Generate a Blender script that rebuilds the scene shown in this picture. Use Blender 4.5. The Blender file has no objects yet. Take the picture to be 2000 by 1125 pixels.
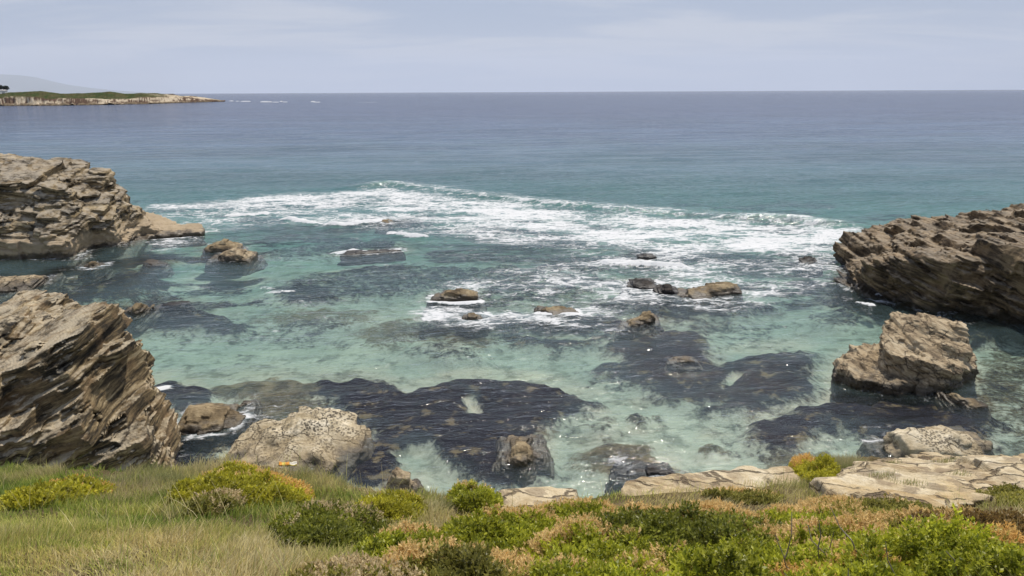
import bpy, math, random
import numpy as np
from mathutils import Matrix, Vector

R = math.radians
rng = np.random.default_rng(7)
random.seed(7)
scn = bpy.context.scene
COL = scn.collection
F32 = np.float32

# ------------------------------------------------------------------ camera
EYE = 12.0
FPX = 1445.0
PITCH, ROLL = R(14.87), R(-0.27)
MAT = Matrix.Translation((0, 0, EYE)) @ Matrix.Rotation(math.pi / 2 - PITCH, 4, 'X') @ Matrix.Rotation(ROLL, 4, 'Z')
_R = np.array(MAT.to_3x3())
cam = bpy.data.objects.new('camera', bpy.data.cameras.new('camera'))
COL.objects.link(cam)
cam.matrix_world = MAT
cam.data.sensor_width = 36.0
cam.data.lens = FPX / 2000 * 36
cam.data.clip_start = 0.05
cam.data.clip_end = 150000
scn.camera = cam


def ray(px, py):
    return _R @ np.array([(px - 1000) / FPX, -(py - 562.5) / FPX, -1.0])


def U(px, py, z=0.0):
    """photo pixel -> point on the level z"""
    d = ray(px, py)
    t = (z - EYE) / d[2]
    return np.array([d[0] * t, d[1] * t, z])


def D(px, py, Y):
    """photo pixel -> point at distance Y out to sea"""
    d = ray(px, py)
    t = Y / d[1]
    return np.array([d[0] * t, Y, EYE + d[2] * t])


# ------------------------------------------------------------------ noise
_P = rng.permutation(256).astype(np.int32)
_P = np.concatenate([_P, _P, _P])
_V = (rng.random(256) * 2 - 1).astype(F32)


def h1(k, seed=0):
    k = np.asarray(k).astype(np.int64)
    return _V[_P[(k + seed * 17) & 255]]


def h3(i, j, k, seed=0):
    i = np.asarray(i).astype(np.int64); j = np.asarray(j).astype(np.int64); k = np.asarray(k).astype(np.int64)
    return _V[_P[_P[_P[(i + seed * 31) & 255] + (j & 255)] + (k & 255)]]


def vnoise(x, y, z):
    xi = np.floor(x); yi = np.floor(y); zi = np.floor(z)
    fx = (x - xi).astype(F32); fy = (y - yi).astype(F32); fz = (z - zi).astype(F32)
    xi = xi.astype(np.int32) & 255; yi = yi.astype(np.int32) & 255; zi = zi.astype(np.int32) & 255
    fx = fx * fx * (3 - 2 * fx); fy = fy * fy * (3 - 2 * fy); fz = fz * fz * (3 - 2 * fz)
    a = _P[xi]; b = _P[xi + 1]
    aa = _P[a + yi]; ab = _P[a + yi + 1]; ba = _P[b + yi]; bb = _P[b + yi + 1]
    v = lambda q, o: _V[_P[q + zi + o]]
    x0 = v(aa, 0) * (1 - fx) + v(ba, 0) * fx
    x1 = v(ab, 0) * (1 - fx) + v(bb, 0) * fx
    y0 = x0 * (1 - fy) + x1 * fy
    x0 = v(aa, 1) * (1 - fx) + v(ba, 1) * fx
    x1 = v(ab, 1) * (1 - fx) + v(bb, 1) * fx
    y1 = x0 * (1 - fy) + x1 * fy
    return y0 * (1 - fz) + y1 * fz


def fbm(x, y, z, o=4, g=0.5):
    s = 0; a = 1.0; t = 0
    for i in range(o):
        s = s + a * vnoise(x + 13.7 * i, y + 7.3 * i, z + 3.1 * i)
        t += a; a *= g
        x = x * 2.03; y = y * 2.03; z = z * 2.03
    return s / t


def sstep(a, b, x):
    t = np.clip((x - a) / (b - a), 0, 1)
    return t * t * (3 - 2 * t)


def poly_sd(poly, x, y):
    """signed distance to a polygon, negative inside"""
    p = np.asarray(poly, dtype=np.float64)[:, :2]
    d = np.full(x.shape, 1e18); s = np.zeros(x.shape, dtype=bool)
    n = len(p)
    for i in range(n):
        a = p[i]; b = p[(i + 1) % n]
        e = b - a
        wx = x - a[0]; wy = y - a[1]
        t = np.clip((wx * e[0] + wy * e[1]) / max(e @ e, 1e-12), 0, 1)
        d = np.minimum(d, (wx - t * e[0]) ** 2 + (wy - t * e[1]) ** 2)
        if a[1] != b[1]:
            c = ((a[1] > y) != (b[1] > y)) & (x < (b[0] - a[0]) * (y - a[1]) / (b[1] - a[1]) + a[0])
            s ^= c
    d = np.sqrt(d)
    return np.where(s, -d, d)


def line_d(pts, x, y):
    p = np.asarray(pts, dtype=np.float64)[:, :2]
    d = np.full(x.shape, 1e18); side = np.zeros(x.shape)
    for a, b in zip(p[:-1], p[1:]):
        e = b - a
        wx = x - a[0]; wy = y - a[1]
        t = np.clip((wx * e[0] + wy * e[1]) / max(e @ e, 1e-12), 0, 1)
        dd = (wx - t * e[0]) ** 2 + (wy - t * e[1]) ** 2
        m = dd < d
        side = np.where(m, e[0] * wy - e[1] * wx, side)
        d = np.where(m, dd, d)
    return np.sqrt(d) * np.where(side >= 0, 1, -1)


def shepard(pts, x, y, e, pw=2.0):
    num = 0; den = 0
    for q in pts:
        w = 1.0 / ((x - q[0]) ** 2 + (y - q[1]) ** 2 + e * e) ** pw
        num = num + w * q[2]; den = den + w
    return num / den


# ------------------------------------------------------------------ mesh helpers
def mesh_np(name, verts, faces, mat=None, parent=None, smooth=True, attrs=None, color=None, loc=None):
    """faces: (n,k) array, k = 3 or 4"""
    verts = np.asarray(verts, dtype=F32)
    faces = np.asarray(faces, dtype=np.int32)
    if loc is not None:
        verts = verts - np.asarray(loc, dtype=F32)
    me = bpy.data.meshes.new(name)
    n, k = faces.shape
    me.vertices.add(len(verts)); me.vertices.foreach_set('co', verts.ravel())
    me.loops.add(n * k); me.loops.foreach_set('vertex_index', faces.ravel())
    me.polygons.add(n)
    me.polygons.foreach_set('loop_start', np.arange(0, n * k, k, dtype=np.int32))
    me.polygons.foreach_set('loop_total', np.full(n, k, dtype=np.int32))
    me.polygons.foreach_set('use_smooth', np.full(n, smooth, dtype=bool))
    me.update(calc_edges=True)
    for an, av in (attrs or {}).items():
        at = me.attributes.new(an, 'FLOAT', 'POINT')
        at.data.foreach_set('value', np.asarray(av, dtype=F32).ravel())
    if color is not None:
        at = me.color_attributes.new('tint', 'FLOAT_COLOR', 'POINT')
        c = np.ones((len(verts), 4), dtype=F32); c[:, :3] = color
        at.data.foreach_set('color', c.ravel())
    o = bpy.data.objects.new(name, me)
    COL.objects.link(o)
    if mat: me.materials.append(mat)
    if loc is not None: o.location = loc
    if parent is not None:
        o.parent = parent
    return o


def grid_faces(nu, nv):
    i = np.arange(nu * nv).reshape(nu, nv)
    return np.stack([i[:-1, :-1], i[1:, :-1], i[1:, 1:], i[:-1, 1:]], -1).reshape(-1, 4)


def tag(o, label, cat, group=None):
    o['label'] = label; o['category'] = cat
    if group: o['group'] = group
    return o


def empty(name, loc):
    o = bpy.data.objects.new(name, None)
    COL.objects.link(o)
    o.location = loc
    o.empty_display_size = 0.2
    return o


def surface_nets(f, org, vx):
    nx, ny, nz = f.shape
    ins = f < 0
    cnt = np.zeros((nx - 1, ny - 1, nz - 1), dtype=np.int8)
    for a in (0, 1):
        for b in (0, 1):
            for c in (0, 1):
                cnt += ins[a:nx - 1 + a, b:ny - 1 + b, c:nz - 1 + c]
    mixed = (cnt > 0) & (cnt < 8)
    ci, cj, ck = np.nonzero(mixed)
    idx = np.full(mixed.shape, -1, dtype=np.int32)
    idx[ci, cj, ck] = np.arange(len(ci))
    acc = np.zeros((len(ci), 3)); num = np.zeros(len(ci))
    for ax in range(3):
        o1, o2 = [q for q in range(3) if q != ax]
        for b in (0, 1):
            for c in (0, 1):
                off = [0, 0, 0]; off[o1] = b; off[o2] = c
                f0 = f[ci + off[0], cj + off[1], ck + off[2]]
                off2 = list(off); off2[ax] = 1
                f1 = f[ci + off2[0], cj + off2[1], ck + off2[2]]
                m = (f0 < 0) != (f1 < 0)
                t = np.where(m, f0 / np.where(m, f0 - f1, 1), 0)
                pos = [np.full(len(ci), float(off[0])), np.full(len(ci), float(off[1])), np.full(len(ci), float(off[2]))]
                pos[ax] = t
                for q in range(3):
                    acc[:, q] += np.where(m, pos[q], 0)
                num += m
    v = acc / num[:, None] + np.stack([ci, cj, ck], 1)
    v = v * vx + np.asarray(org)
    faces = []
    for ax in range(3):
        o1, o2 = (ax + 1) % 3, (ax + 2) % 3
        sl0 = [slice(None)] * 3; sl1 = [slice(None)] * 3
        sl0[ax] = slice(0, -1); sl1[ax] = slice(1, None)
        a = ins[tuple(sl0)]; b = ins[tuple(sl1)]
        ch = a != b
        e = np.stack(np.nonzero(ch), 1)
        ok = (e[:, o1] > 0) & (e[:, o2] > 0) & (e[:, o1] < f.shape[o1] - 1) & (e[:, o2] < f.shape[o2] - 1)
        e = e[ok]
        if not len(e): continue
        sgn = a[e[:, 0], e[:, 1], e[:, 2]]
        q = []
        for d1, d2 in ((1, 1), (0, 1), (0, 0), (1, 0)):
            c = e.copy(); c[:, o1] -= d1; c[:, o2] -= d2
            q.append(idx[c[:, 0], c[:, 1], c[:, 2]])
        q = np.stack(q, 1)
        q = np.where(sgn[:, None], q, q[:, ::-1])
        faces.append(q[(q >= 0).all(1)])
    return v, np.concatenate(faces)


# ------------------------------------------------------------------ node helpers
class NT:
    def __init__(self, tree):
        self.t = tree
        self.t.nodes.clear()

    def n(self, typ, ins=None, **props):
        nd = self.t.nodes.new(typ)
        for k, v in props.items():
            setattr(nd, k, v)
        for k, v in (ins or {}).items():
            s = nd.inputs[k]
            if isinstance(v, bpy.types.NodeSocket):
                self.t.links.new(v, s)
            else:
                s.default_value = v
        return nd

    def math(self, op, a, b=0.0, c=None, clamp=False):
        nd = self.t.nodes.new('ShaderNodeMath'); nd.operation = op; nd.use_clamp = clamp
        for i, v in enumerate((a, b, c)):
            if v is None: continue
            if isinstance(v, bpy.types.NodeSocket): self.t.links.new(v, nd.inputs[i])
            else: nd.inputs[i].default_value = v
        return nd.outputs[0]

    def vmath(self, op, a, b=None, scale=None):
        nd = self.t.nodes.new('ShaderNodeVectorMath'); nd.operation = op
        for i, v in enumerate((a, b)):
            if v is None: continue
            if isinstance(v, bpy.types.NodeSocket): self.t.links.new(v, nd.inputs[i])
            else: nd.inputs[i].default_value = v
        if scale is not None: nd.inputs['Scale'].default_value = scale
        return nd.outputs['Value'] if op in ('DOT_PRODUCT', 'LENGTH') else nd.outputs[0]

    def noise(self, vec, scale, detail=4, rough=0.55, dist=0.0):
        return self.n('ShaderNodeTexNoise', {'Vector': vec, 'Scale': scale, 'Detail': detail, 'Roughness': rough, 'Distortion': dist}).outputs['Fac']

    def ss(self, x, a, b, to0=0.0, to1=1.0):
        return self.n('ShaderNodeMapRange', {'Value': x, 'From Min': a, 'From Max': b, 'To Min': to0, 'To Max': to1}, interpolation_type='SMOOTHSTEP').outputs[0]

    def mix(self, f, a, b, mode='MIX'):
        nd = self.t.nodes.new('ShaderNodeMix'); nd.data_type = 'RGBA'; nd.blend_type = mode
        for s, v in ((nd.inputs[0], f), (nd.inputs[6], a), (nd.inputs[7], b)):
            if isinstance(v, bpy.types.NodeSocket): self.t.links.new(v, s)
            elif isinstance(v, (int, float)): s.default_value = v
            else: s.default_value = (*v, 1.0)
        return nd.outputs[2]

    def ramp(self, fac, stops):
        nd = self.t.nodes.new('ShaderNodeValToRGB')
        self.t.links.new(fac, nd.inputs[0])
        el = nd.color_ramp.elements
        while len(el) < len(stops): el.new(0.5)
        for e, (p, c) in zip(el, stops):
            e.position = p; e.color = (*c, 1.0)
        return nd.outputs[0]

    def attr(self, name, typ='GEOMETRY'):
        return self.n('ShaderNodeAttribute', attribute_name=name, attribute_type=typ)

    def link(self, a, b):
        self.t.links.new(a, b)


def new_mat(name):
    m = bpy.data.materials.new(name)
    m.use_nodes = True
    return m, NT(m.node_tree)


def finish(nt, shader, vol=None):
    o = nt.n('ShaderNodeOutputMaterial')
    if shader is not None: nt.link(shader, o.inputs['Surface'])
    if vol is not None: nt.link(vol, o.inputs['Volume'])


def ortho(n):
    n = np.asarray(n, float); n /= np.linalg.norm(n)
    a = np.cross(n, (0, 1, 0.3)); a /= np.linalg.norm(a)
    b = np.cross(n, a)
    return a, b, n


def rock_mat(name, bed, ramp, wet=0.25, wetcol=(0.035, 0.028, 0.02), band=5.0, along=0.5, patch=None, patch_amt=0.5,
             speck=None, bump=0.75, plates=0.9, cracks=None, bumpscale=1.0, algae=None, top=None):
    m, t = new_mat(name)
    geo = t.n('ShaderNodeNewGeometry')
    P = geo.outputs['Position']
    a, b, n = ortho(bed)
    warp = t.n('ShaderNodeTexNoise', {'Vector': P, 'Scale': 0.7, 'Detail': 3.0}).outputs['Color']
    Pw = t.vmath('ADD', P, t.vmath('SCALE', t.vmath('SUBTRACT', warp, (0.5, 0.5, 0.5)), None, 0.45))
    cx = t.math('MULTIPLY', t.vmath('DOT_PRODUCT', Pw, tuple(a)), along)
    cy = t.math('MULTIPLY', t.vmath('DOT_PRODUCT', Pw, tuple(b)), along)
    cz = t.math('MULTIPLY', t.vmath('DOT_PRODUCT', Pw, tuple(n)), band)
    C = t.n('ShaderNodeCombineXYZ', {'X': cx, 'Y': cy, 'Z': cz}).outputs[0]
    st = t.noise(C, 1.2, 5, 0.6)
    st2 = t.noise(C, 5.0, 5, 0.7)
    big = t.noise(P, 0.55, 4, 0.6)
    f = t.math('ADD', t.math('MULTIPLY', st, 0.5), t.math('ADD', t.math('MULTIPLY', st2, 0.25), t.math('MULTIPLY', big, 0.25)))
    f = t.ss(f, 0.36, 0.66)
    pv = t.n('ShaderNodeTexVoronoi', {'Vector': C, 'Scale': 2.0})
    f = t.math('ADD', f, t.math('MULTIPLY', t.math('SUBTRACT', t.n('ShaderNodeSeparateColor', {'Color': pv.outputs['Color']}).outputs['Red'], 0.5), 0.30))
    col = t.ramp(f, ramp)
    fine = t.noise(P, 9.0 * bumpscale, 6, 0.7)
    col = t.mix(t.ss(fine, 0.25, 0.75, 0.0, 1.0), col, t.mix(0.6, col, (0.75, 0.7, 0.6), 'MULTIPLY'))
    if patch:
        pm = t.ss(t.noise(P, 0.9, 5, 0.65), 0.5, 0.62)
        col = t.mix(t.math('MULTIPLY', pm, patch_amt), col, patch)
    if top:      # pale lichen that grows on the faces turned to the sky
        nz = t.n('ShaderNodeSeparateXYZ', {'Vector': geo.outputs['Normal']}).outputs['Z']
        tm = t.math('MULTIPLY', t.ss(nz, 0.45, 0.9), t.ss(t.noise(P, 1.6, 5, 0.7), 0.38, 0.6))
        col = t.mix(t.math('MULTIPLY', tm, top[1]), col, top[0])
    if speck:    # dark lichen spots
        vo = t.n('ShaderNodeTexVoronoi', {'Vector': t.vmath('ADD', P, t.vmath('SCALE', warp, None, 0.3)), 'Scale': speck[1], 'Randomness': 1.0}).outputs['Distance']
        sm = t.math('MULTIPLY', t.ss(t.math('ADD', vo, t.math('MULTIPLY', t.noise(P, speck[1] * 2.2, 4, 0.7), 0.9)), 0.98, 0.84), t.ss(t.noise(P, 1.1, 4, 0.6), 0.36, 0.56))
        col = t.mix(t.math('MULTIPLY', sm, speck[2]), col, speck[0])
    crk = None
    if cracks:   # open joints filled with soil and grit
        cvec = t.vmath('MULTIPLY', t.vmath('ADD', P, t.vmath('SCALE', t.vmath('SUBTRACT', t.n('ShaderNodeTexNoise', {'Vector': P, 'Scale': cracks[0] * 1.6, 'Detail': 5.0, 'Roughness': 0.65}).outputs['Color'], (0.5, 0.5, 0.5)), None, 0.55 / cracks[0])), cracks[3])
        ce = t.n('ShaderNodeTexVoronoi', {'Vector': cvec, 'Scale': cracks[0]}, feature='DISTANCE_TO_EDGE').outputs['Distance']
        gate = t.ss(t.noise(P, cracks[0] * 0.8, 3, 0.5), 0.36, 0.52)
        crk = t.math('MULTIPLY', t.ss(ce, cracks[2], 0.0), gate)
        col = t.mix(t.math('MULTIPLY', crk, 0.85), col, cracks[1])
    z = t.n('ShaderNodeSeparateXYZ', {'Vector': P}).outputs['Z']
    zn = t.math('ADD', z, t.math('MULTIPLY', t.math('SUBTRACT', t.noise(P, 1.7, 4, 0.6), 0.5), 0.9))
    rough = 0.88
    if algae:
        col = t.mix(t.ss(zn, algae[1] + 0.5, algae[1] - 0.2), col, t.mix(0.75, col, algae[0]))
    if wet is not None:
        wm = t.ss(zn, wet + 0.18, wet - 0.12)
        col = t.mix(t.math('MULTIPLY', wm, 0.85), col, wetcol)
        rough = t.math('SUBTRACT', 0.88, t.math('MULTIPLY', wm, 0.5))
    Cw = t.vmath('ADD', C, t.vmath('SCALE', t.vmath('SUBTRACT', warp, (0.5, 0.5, 0.5)), None, 0.5))
    v1 = t.n('ShaderNodeTexVoronoi', {'Vector': Cw, 'Scale': 1.15})
    v2 = t.n('ShaderNodeTexVoronoi', {'Vector': Cw, 'Scale': 3.1})
    c1 = t.n('ShaderNodeSeparateColor', {'Color': v1.outputs['Color']}).outputs['Red']
    c2 = t.n('ShaderNodeSeparateColor', {'Color': v2.outputs['Color']}).outputs['Red']
    plate = t.math('ADD', t.math('MULTIPLY', c1, 0.6), t.math('MULTIPLY', c2, 0.4))
    hgt = t.math('ADD', t.math('MULTIPLY', st2, 0.45), t.math('MULTIPLY', fine, 0.25))
    hgt = t.math('ADD', hgt, t.math('MULTIPLY', plate, plates * 0.6))
    hgt = t.math('ADD', hgt, t.math('MULTIPLY', t.noise(C, 14.0, 3, 0.7), 0.25))
    if crk is not None: hgt = t.math('SUBTRACT', hgt, t.math('MULTIPLY', crk, 0.6))
    bm = t.n('ShaderNodeBump', {'Strength': bump, 'Distance': 0.09, 'Height': hgt})
    p = t.n('ShaderNodeBsdfPrincipled', {'Base Color': col, 'Roughness': rough, 'Normal': bm.outputs[0]})
    p.inputs['Specular IOR Level'].default_value = 0.3
    finish(t, p.outputs[0])
    return m


# ------------------------------------------------------------------ light and sky
SUN_EL, SUN_AZ = R(61), R(22)          # azimuth from straight out to sea, turning right
sd = bpy.data.lights.new('sun', 'SUN')
sd.energy = 4.8; sd.angle = R(1.2); sd.color = (1.0, 0.93, 0.82)
so = bpy.data.objects.new('sun', sd); COL.objects.link(so)
sdir = Vector((math.sin(SUN_AZ) * math.cos(SUN_EL), math.cos(SUN_AZ) * math.cos(SUN_EL), math.sin(SUN_EL)))
so.rotation_euler = sdir.to_track_quat('Z', 'Y').to_euler()
so.location = (20, 20, 60)

w = bpy.data.worlds.new('World'); scn.world = w
w.use_nodes = True
t = NT(w.node_tree)
sky = t.n('ShaderNodeTexSky', sky_type='NISHITA')
sky.sun_disc = False; sky.sun_elevation = SUN_EL; sky.sun_rotation = SUN_AZ
sky.air_density = 1.0; sky.dust_density = 1.5; sky.ozone_density = 1.5
tc = t.n('ShaderNodeTexCoord').outputs['Generated']
sp = t.n('ShaderNodeSeparateXYZ', {'Vector': tc})
el = t.math('MAXIMUM', sp.outputs['Z'], 0.0)
den = t.math('ADD', el, 0.11)
cv = t.n('ShaderNodeCombineXYZ', {'X': t.math('DIVIDE', sp.outputs['X'], den), 'Y': t.math('DIVIDE', sp.outputs['Y'], den), 'Z': 0.0}).outputs[0]
cn = t.noise(t.vmath('MULTIPLY', cv, (0.55, 1.1, 1.0)), 1.0, 7, 0.55, 0.5)
cn2 = t.noise(t.vmath('MULTIPLY', cv, (0.16, 0.5, 1.0)), 1.0, 4, 0.5, 0.2)
cloud = t.math('ADD', t.math('MULTIPLY', cn, 0.6), t.math('MULTIPLY', cn2, 0.4))
ccol = t.mix(t.ss(cloud, 0.43, 0.57), (3.85, 4.65, 6.35), (5.7, 6.1, 7.2))
ccol = t.mix(t.ss(el, -0.02, 0.08), (4.2, 5.1, 7.2), ccol)
skyc = t.mix(t.ss(el, 0.16, 0.6, 0.88, 0.25), sky.outputs[0], ccol)
bg = t.n('ShaderNodeBackground', {'Color': skyc, 'Strength': 0.11})
wo = t.n('ShaderNodeOutputWorld'); t.link(bg.outputs[0], wo.inputs[0])

scn.view_settings.view_transform = 'Standard'
scn.view_settings.look = 'None'
scn.view_settings.exposure = 0.0
scn.view_settings.gamma = 1.0
scn.cycles.max_bounces = 8
scn.cycles.transparent_max_bounces = 16
scn.cycles.volume_bounces = 0
scn.cycles.use_denoising = True
scn.cycles.sample_clamp_indirect = 4.0

# ------------------------------------------------------------------ rocks
ROCK_OUTLINES = []          # (outline world xy, foam strength, foam width)


def build_rock(name, outline, tops, label, cat, mat, bed=(0.1, -0.3, 0.95), vx=0.08, th=0.6, amp=0.3, blk=1.4, lean=0.15,
               seed=1, zlo=-1.2, rough=0.08, e=0.6, kk=0.25, wts=(0.25, 0.40, 0.35), foam=0.5, foamw=0.7, scales=3, more=None, clamp_x=None):
    outline = np.asarray(outline)[:, :2]
    tops = np.asarray(tops)
    zhi = max([tops[:, 2].max()] + [np.asarray(q[1])[:, 2].max() for q in more or []]) + amp + 0.3
    mg = amp + 0.5
    x0, y0 = outline.min(0) - mg; x1, y1 = outline.max(0) + mg
    if clamp_x: x0 = max(x0, clamp_x[0]); x1 = min(x1, clamp_x[1])
    xs = np.arange(x0, x1, vx); ys = np.arange(y0, y1, vx); zs = np.arange(zlo, zhi, vx)
    X2, Y2 = np.meshgrid(xs, ys, indexing='ij')
    sdw = poly_sd(outline, X2, Y2)
    sdw = sdw + 0.25 * mg * fbm(X2 * 0.9 + seed, Y2 * 0.9, X2 * 0 + seed * 1.7, 3)
    h = shepard(tops, X2, Y2, e)
    gx, gy = np.gradient(h, vx)
    hs = 1 / np.sqrt(1 + np.minimum(gx ** 2 + gy ** 2, 9))
    a = (zs[None, None, :] - h[:, :, None]) * hs[:, :, None]
    b = (sdw[:, :, None] + lean * zs[None, None, :]) / math.sqrt(1 + lean * lean)
    k = kk
    hh = np.clip(0.5 + 0.5 * (a - b) / k, 0, 1)
    env = (a * hh + b * (1 - hh) + k * hh * (1 - hh)).astype(F32)
    for o2, t2 in more or []:
        d2 = poly_sd(np.asarray(o2)[:, :2], X2, Y2) + 0.08 * fbm(X2 * 1.4 + seed, Y2 * 1.4, X2 * 0, 3)
        h2 = shepard(np.asarray(t2), X2, Y2, e)
        env = np.minimum(env, np.maximum((zs[None, None, :] - h2[:, :, None]) * 0.9, d2[:, :, None] + 0.03 * zs[None, None, :])).astype(F32)
    band = np.abs(env) < amp * 1.6 + 0.75 * blk * 0.5 + 0.15
    i, j, kz = np.nonzero(band)
    px = xs[i]; py = ys[j]; pz = zs[kz]
    ta, tb, n = ortho(bed)
    wx = px + seed * 5.3; wy = py - seed * 3.1; wz = pz + seed
    w1 = fbm(wx * 0.35, wy * 0.35, wz * 0.35, 3)
    w2 = fbm(wx * 1.5 + 9, wy * 1.5, wz * 1.5, 2)
    s = px * n[0] + py * n[1] + pz * n[2] + 0.30 * th * w1 + 0.04 * th * w2
    ua = px * ta[0] + py * ta[1] + pz * ta[2] + 0.22 * blk * w1 + 0.05 * w2
    ub = px * tb[0] + py * tb[1] + pz * tb[2] - 0.22 * blk * w1 + 0.05 * w2
    # the stone breaks along its bedding and joints: each block stands or is gone as a whole
    d = np.zeros(px.shape)
    f_env = env[i, j, kz] * wts[0]
    T, B, A = th, blk, amp
    for sc in range(len(wts) - 1):
        u = s / T + 0.37 * sc
        ph = u * 1.7 + seed
        g = u + 0.38 * np.sin(ph)
        gp = 1 + 0.38 * 1.7 * np.cos(ph)
        kk_ = np.floor(g)
        ds = (kk_ + 0.5 - g) * T / np.maximum(gp, 0.4)
        a_ = ua / B + h1(kk_, seed + sc) * 3
        ja = np.floor(a_)
        b_ = ub / (B * 0.8) + h3(kk_, ja, ja * 0, seed + sc + 7) * 3
        jb = np.floor(b_)
        da = (ja + 0.5 - a_) * B * 0.8; db = (jb + 0.5 - b_) * B * 0.64
        f_env = f_env + wts[sc + 1] * tri(env, (x0, y0, zlo), vx, px + n[0] * ds + ta[0] * da + tb[0] * db, py + n[1] * ds + ta[1] * da + tb[1] * db, pz + n[2] * ds + ta[2] * da + tb[2] * db)
        d += A * (0.6 * h1(kk_, seed + 3 + sc) + 0.35 * h3(kk_, ja, jb, seed + sc))
        T *= 0.36; B *= 0.5; A *= 0.5
    d += rough * fbm(wx * 2.2, wy * 2.2, wz * 2.2, 4, 0.6) * 0.9
    f = env.copy()
    f[i, j, kz] = f_env - d
    f[0, :, :] = np.maximum(f[0, :, :], 0.01); f[-1, :, :] = np.maximum(f[-1, :, :], 0.01)
    f[:, 0, :] = np.maximum(f[:, 0, :], 0.01); f[:, -1, :] = np.maximum(f[:, -1, :], 0.01)
    f[:, :, 0] = np.maximum(f[:, :, 0], 0.01); f[:, :, -1] = np.maximum(f[:, :, -1], 0.01)
    v, q = surface_nets(f, (x0, y0, zlo), vx)
    # drop specks that float free of the main body
    v, q = largest_piece(v, q)
    v = relax(v, q, 1)
    c = outline.mean(0)
    o = mesh_np(name, v, q, mat, loc=(c[0], c[1], 0.0))
    if label: tag(o, label, cat)
    if zlo < 0: ROCK_OUTLINES.append((outline, foam, foamw))
    return o


def tri(g, org, vx, x, y, z):
    """trilinear look-up in a grid"""
    fx = np.clip((x - org[0]) / vx, 0, g.shape[0] - 1.001); fy = np.clip((y - org[1]) / vx, 0, g.shape[1] - 1.001); fz = np.clip((z - org[2]) / vx, 0, g.shape[2] - 1.001)
    i = fx.astype(np.int32); j = fy.astype(np.int32); k = fz.astype(np.int32)
    fx = fx - i; fy = fy - j; fz = fz - k
    r = 0
    for a in (0, 1):
        wa = fx if a else 1 - fx
        for b in (0, 1):
            wb = wa * (fy if b else 1 - fy)
            r = r + wb * ((1 - fz) * g[i + a, j + b, k] + fz * g[i + a, j + b, k + 1])
    return r


def relax(v, q, it):
    a = q.ravel(); b = np.roll(q, -1, 1).ravel()
    n = len(v)
    cnt = np.bincount(a, minlength=n) + np.bincount(b, minlength=n)
    for _ in range(it):
        w = np.zeros_like(v)
        for c in range(3):
            w[:, c] = np.bincount(a, v[b, c], n) + np.bincount(b, v[a, c], n)
        v = v * 0.5 + 0.5 * w / np.maximum(cnt, 1)[:, None]
    return v


def largest_piece(v, q):
    n = len(v)
    lab = np.arange(n)
    while True:
        m = lab[q].min(1)
        new = lab.copy()
        for c in range(4):
            np.minimum.at(new, q[:, c], m)
        new = new[new]
        new = new[new]
        if (new == lab).all(): break
        lab = new
    best = np.bincount(lab).argmax()
    keepf = lab[q[:, 0]] == best
    q = q[keepf]
    used = np.zeros(n, bool); used[q.ravel()] = True
    remap = np.cumsum(used) - 1
    return v[used], remap[q]


def profile_rock(name, front, crest, depth, label, cat, mat, z0=0.0, **kw):
    """front: waterline pixels left to right; crest: skyline pixels left to right; depth in metres"""
    fr = np.array([U(x, y, z0) for x, y in front])
    fx = fr[:, 0]; fy = fr[:, 1]
    cr = []
    back = []
    for x, y in crest:
        yy = np.interp(0, [0, 1], [0, 0])
        Yg = fy.mean() + depth * 0.5
        for _ in range(3):
            p = D(x, y, Yg)
            Yg = np.interp(p[0], fx, fy) + depth * 0.5
        p = D(x, y, Yg)
        cr.append(p)
        back.append([p[0], Yg + depth * 0.6, 0])
    cr = np.array(cr)
    tops = [c for c in cr]
    outline = np.concatenate([fr, np.array(back)[::-1]])
    size = fx.max() - fx.min()
    # the front slopes up to the crest
    for p in fr:
        q = cr[np.argmin(np.abs(cr[:, 0] - p[0]))]
        tops.append([p[0] * 0.75 + q[0] * 0.25, p[1] * 0.75 + q[1] * 0.25, max(q[2] * 0.55, 0.05)])
    for p in back:
        q = cr[np.argmin(np.abs(cr[:, 0] - p[0]))]
        tops.append([p[0], p[1], q[2] * 0.5])
    kw.setdefault('e', 0.07 * size)
    kw.setdefault('vx', max(0.03, size / 60))
    kw.setdefault('th', max(0.12, size * 0.12)); kw.setdefault('blk', size * 0.34); kw.setdefault('wts', (0.36, 0.34, 0.30))
    kw.setdefault('amp', min(0.07, 0.02 * size)); kw.setdefault('kk', 0.06)
    kw.setdefault('rough', 0.03 * min(size, 2)); kw.setdefault('zlo', -0.9); kw.setdefault('lean', 0.45)
    return build_rock(name, outline, tops, label, cat, mat, **kw)


SLATE = [(0.0, (0.014, 0.011, 0.007)), (0.3, (0.055, 0.042, 0.024)), (0.55, (0.150, 0.108, 0.056)), (0.8, (0.28, 0.212, 0.115)), (1.0, (0.44, 0.355, 0.22))]
BROWN = [(0.0, (0.016, 0.011, 0.006)), (0.35, (0.066, 0.045, 0.025)), (0.65, (0.14, 0.097, 0.054)), (1.0, (0.28, 0.21, 0.13))]
TAN = [(0.0, (0.12, 0.088, 0.055)), (0.35, (0.30, 0.232, 0.145)), (0.7, (0.44, 0.355, 0.235)), (1.0, (0.54, 0.46, 0.325))]
PALE = [(0.0, (0.33, 0.27, 0.17)), (0.4, (0.53, 0.455, 0.32)), (0.75, (0.65, 0.575, 0.43)), (1.0, (0.72, 0.65, 0.51))]
OCHRE = [(0.0, (0.08, 0.058, 0.033)), (0.4, (0.20, 0.150, 0.085)), (0.75, (0.30, 0.235, 0.14)), (1.0, (0.38, 0.31, 0.20))]
DARK = [(0.0, (0.007, 0.006, 0.007)), (0.5, (0.018, 0.015, 0.013)), (1.0, (0.05, 0.04, 0.032))]

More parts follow.
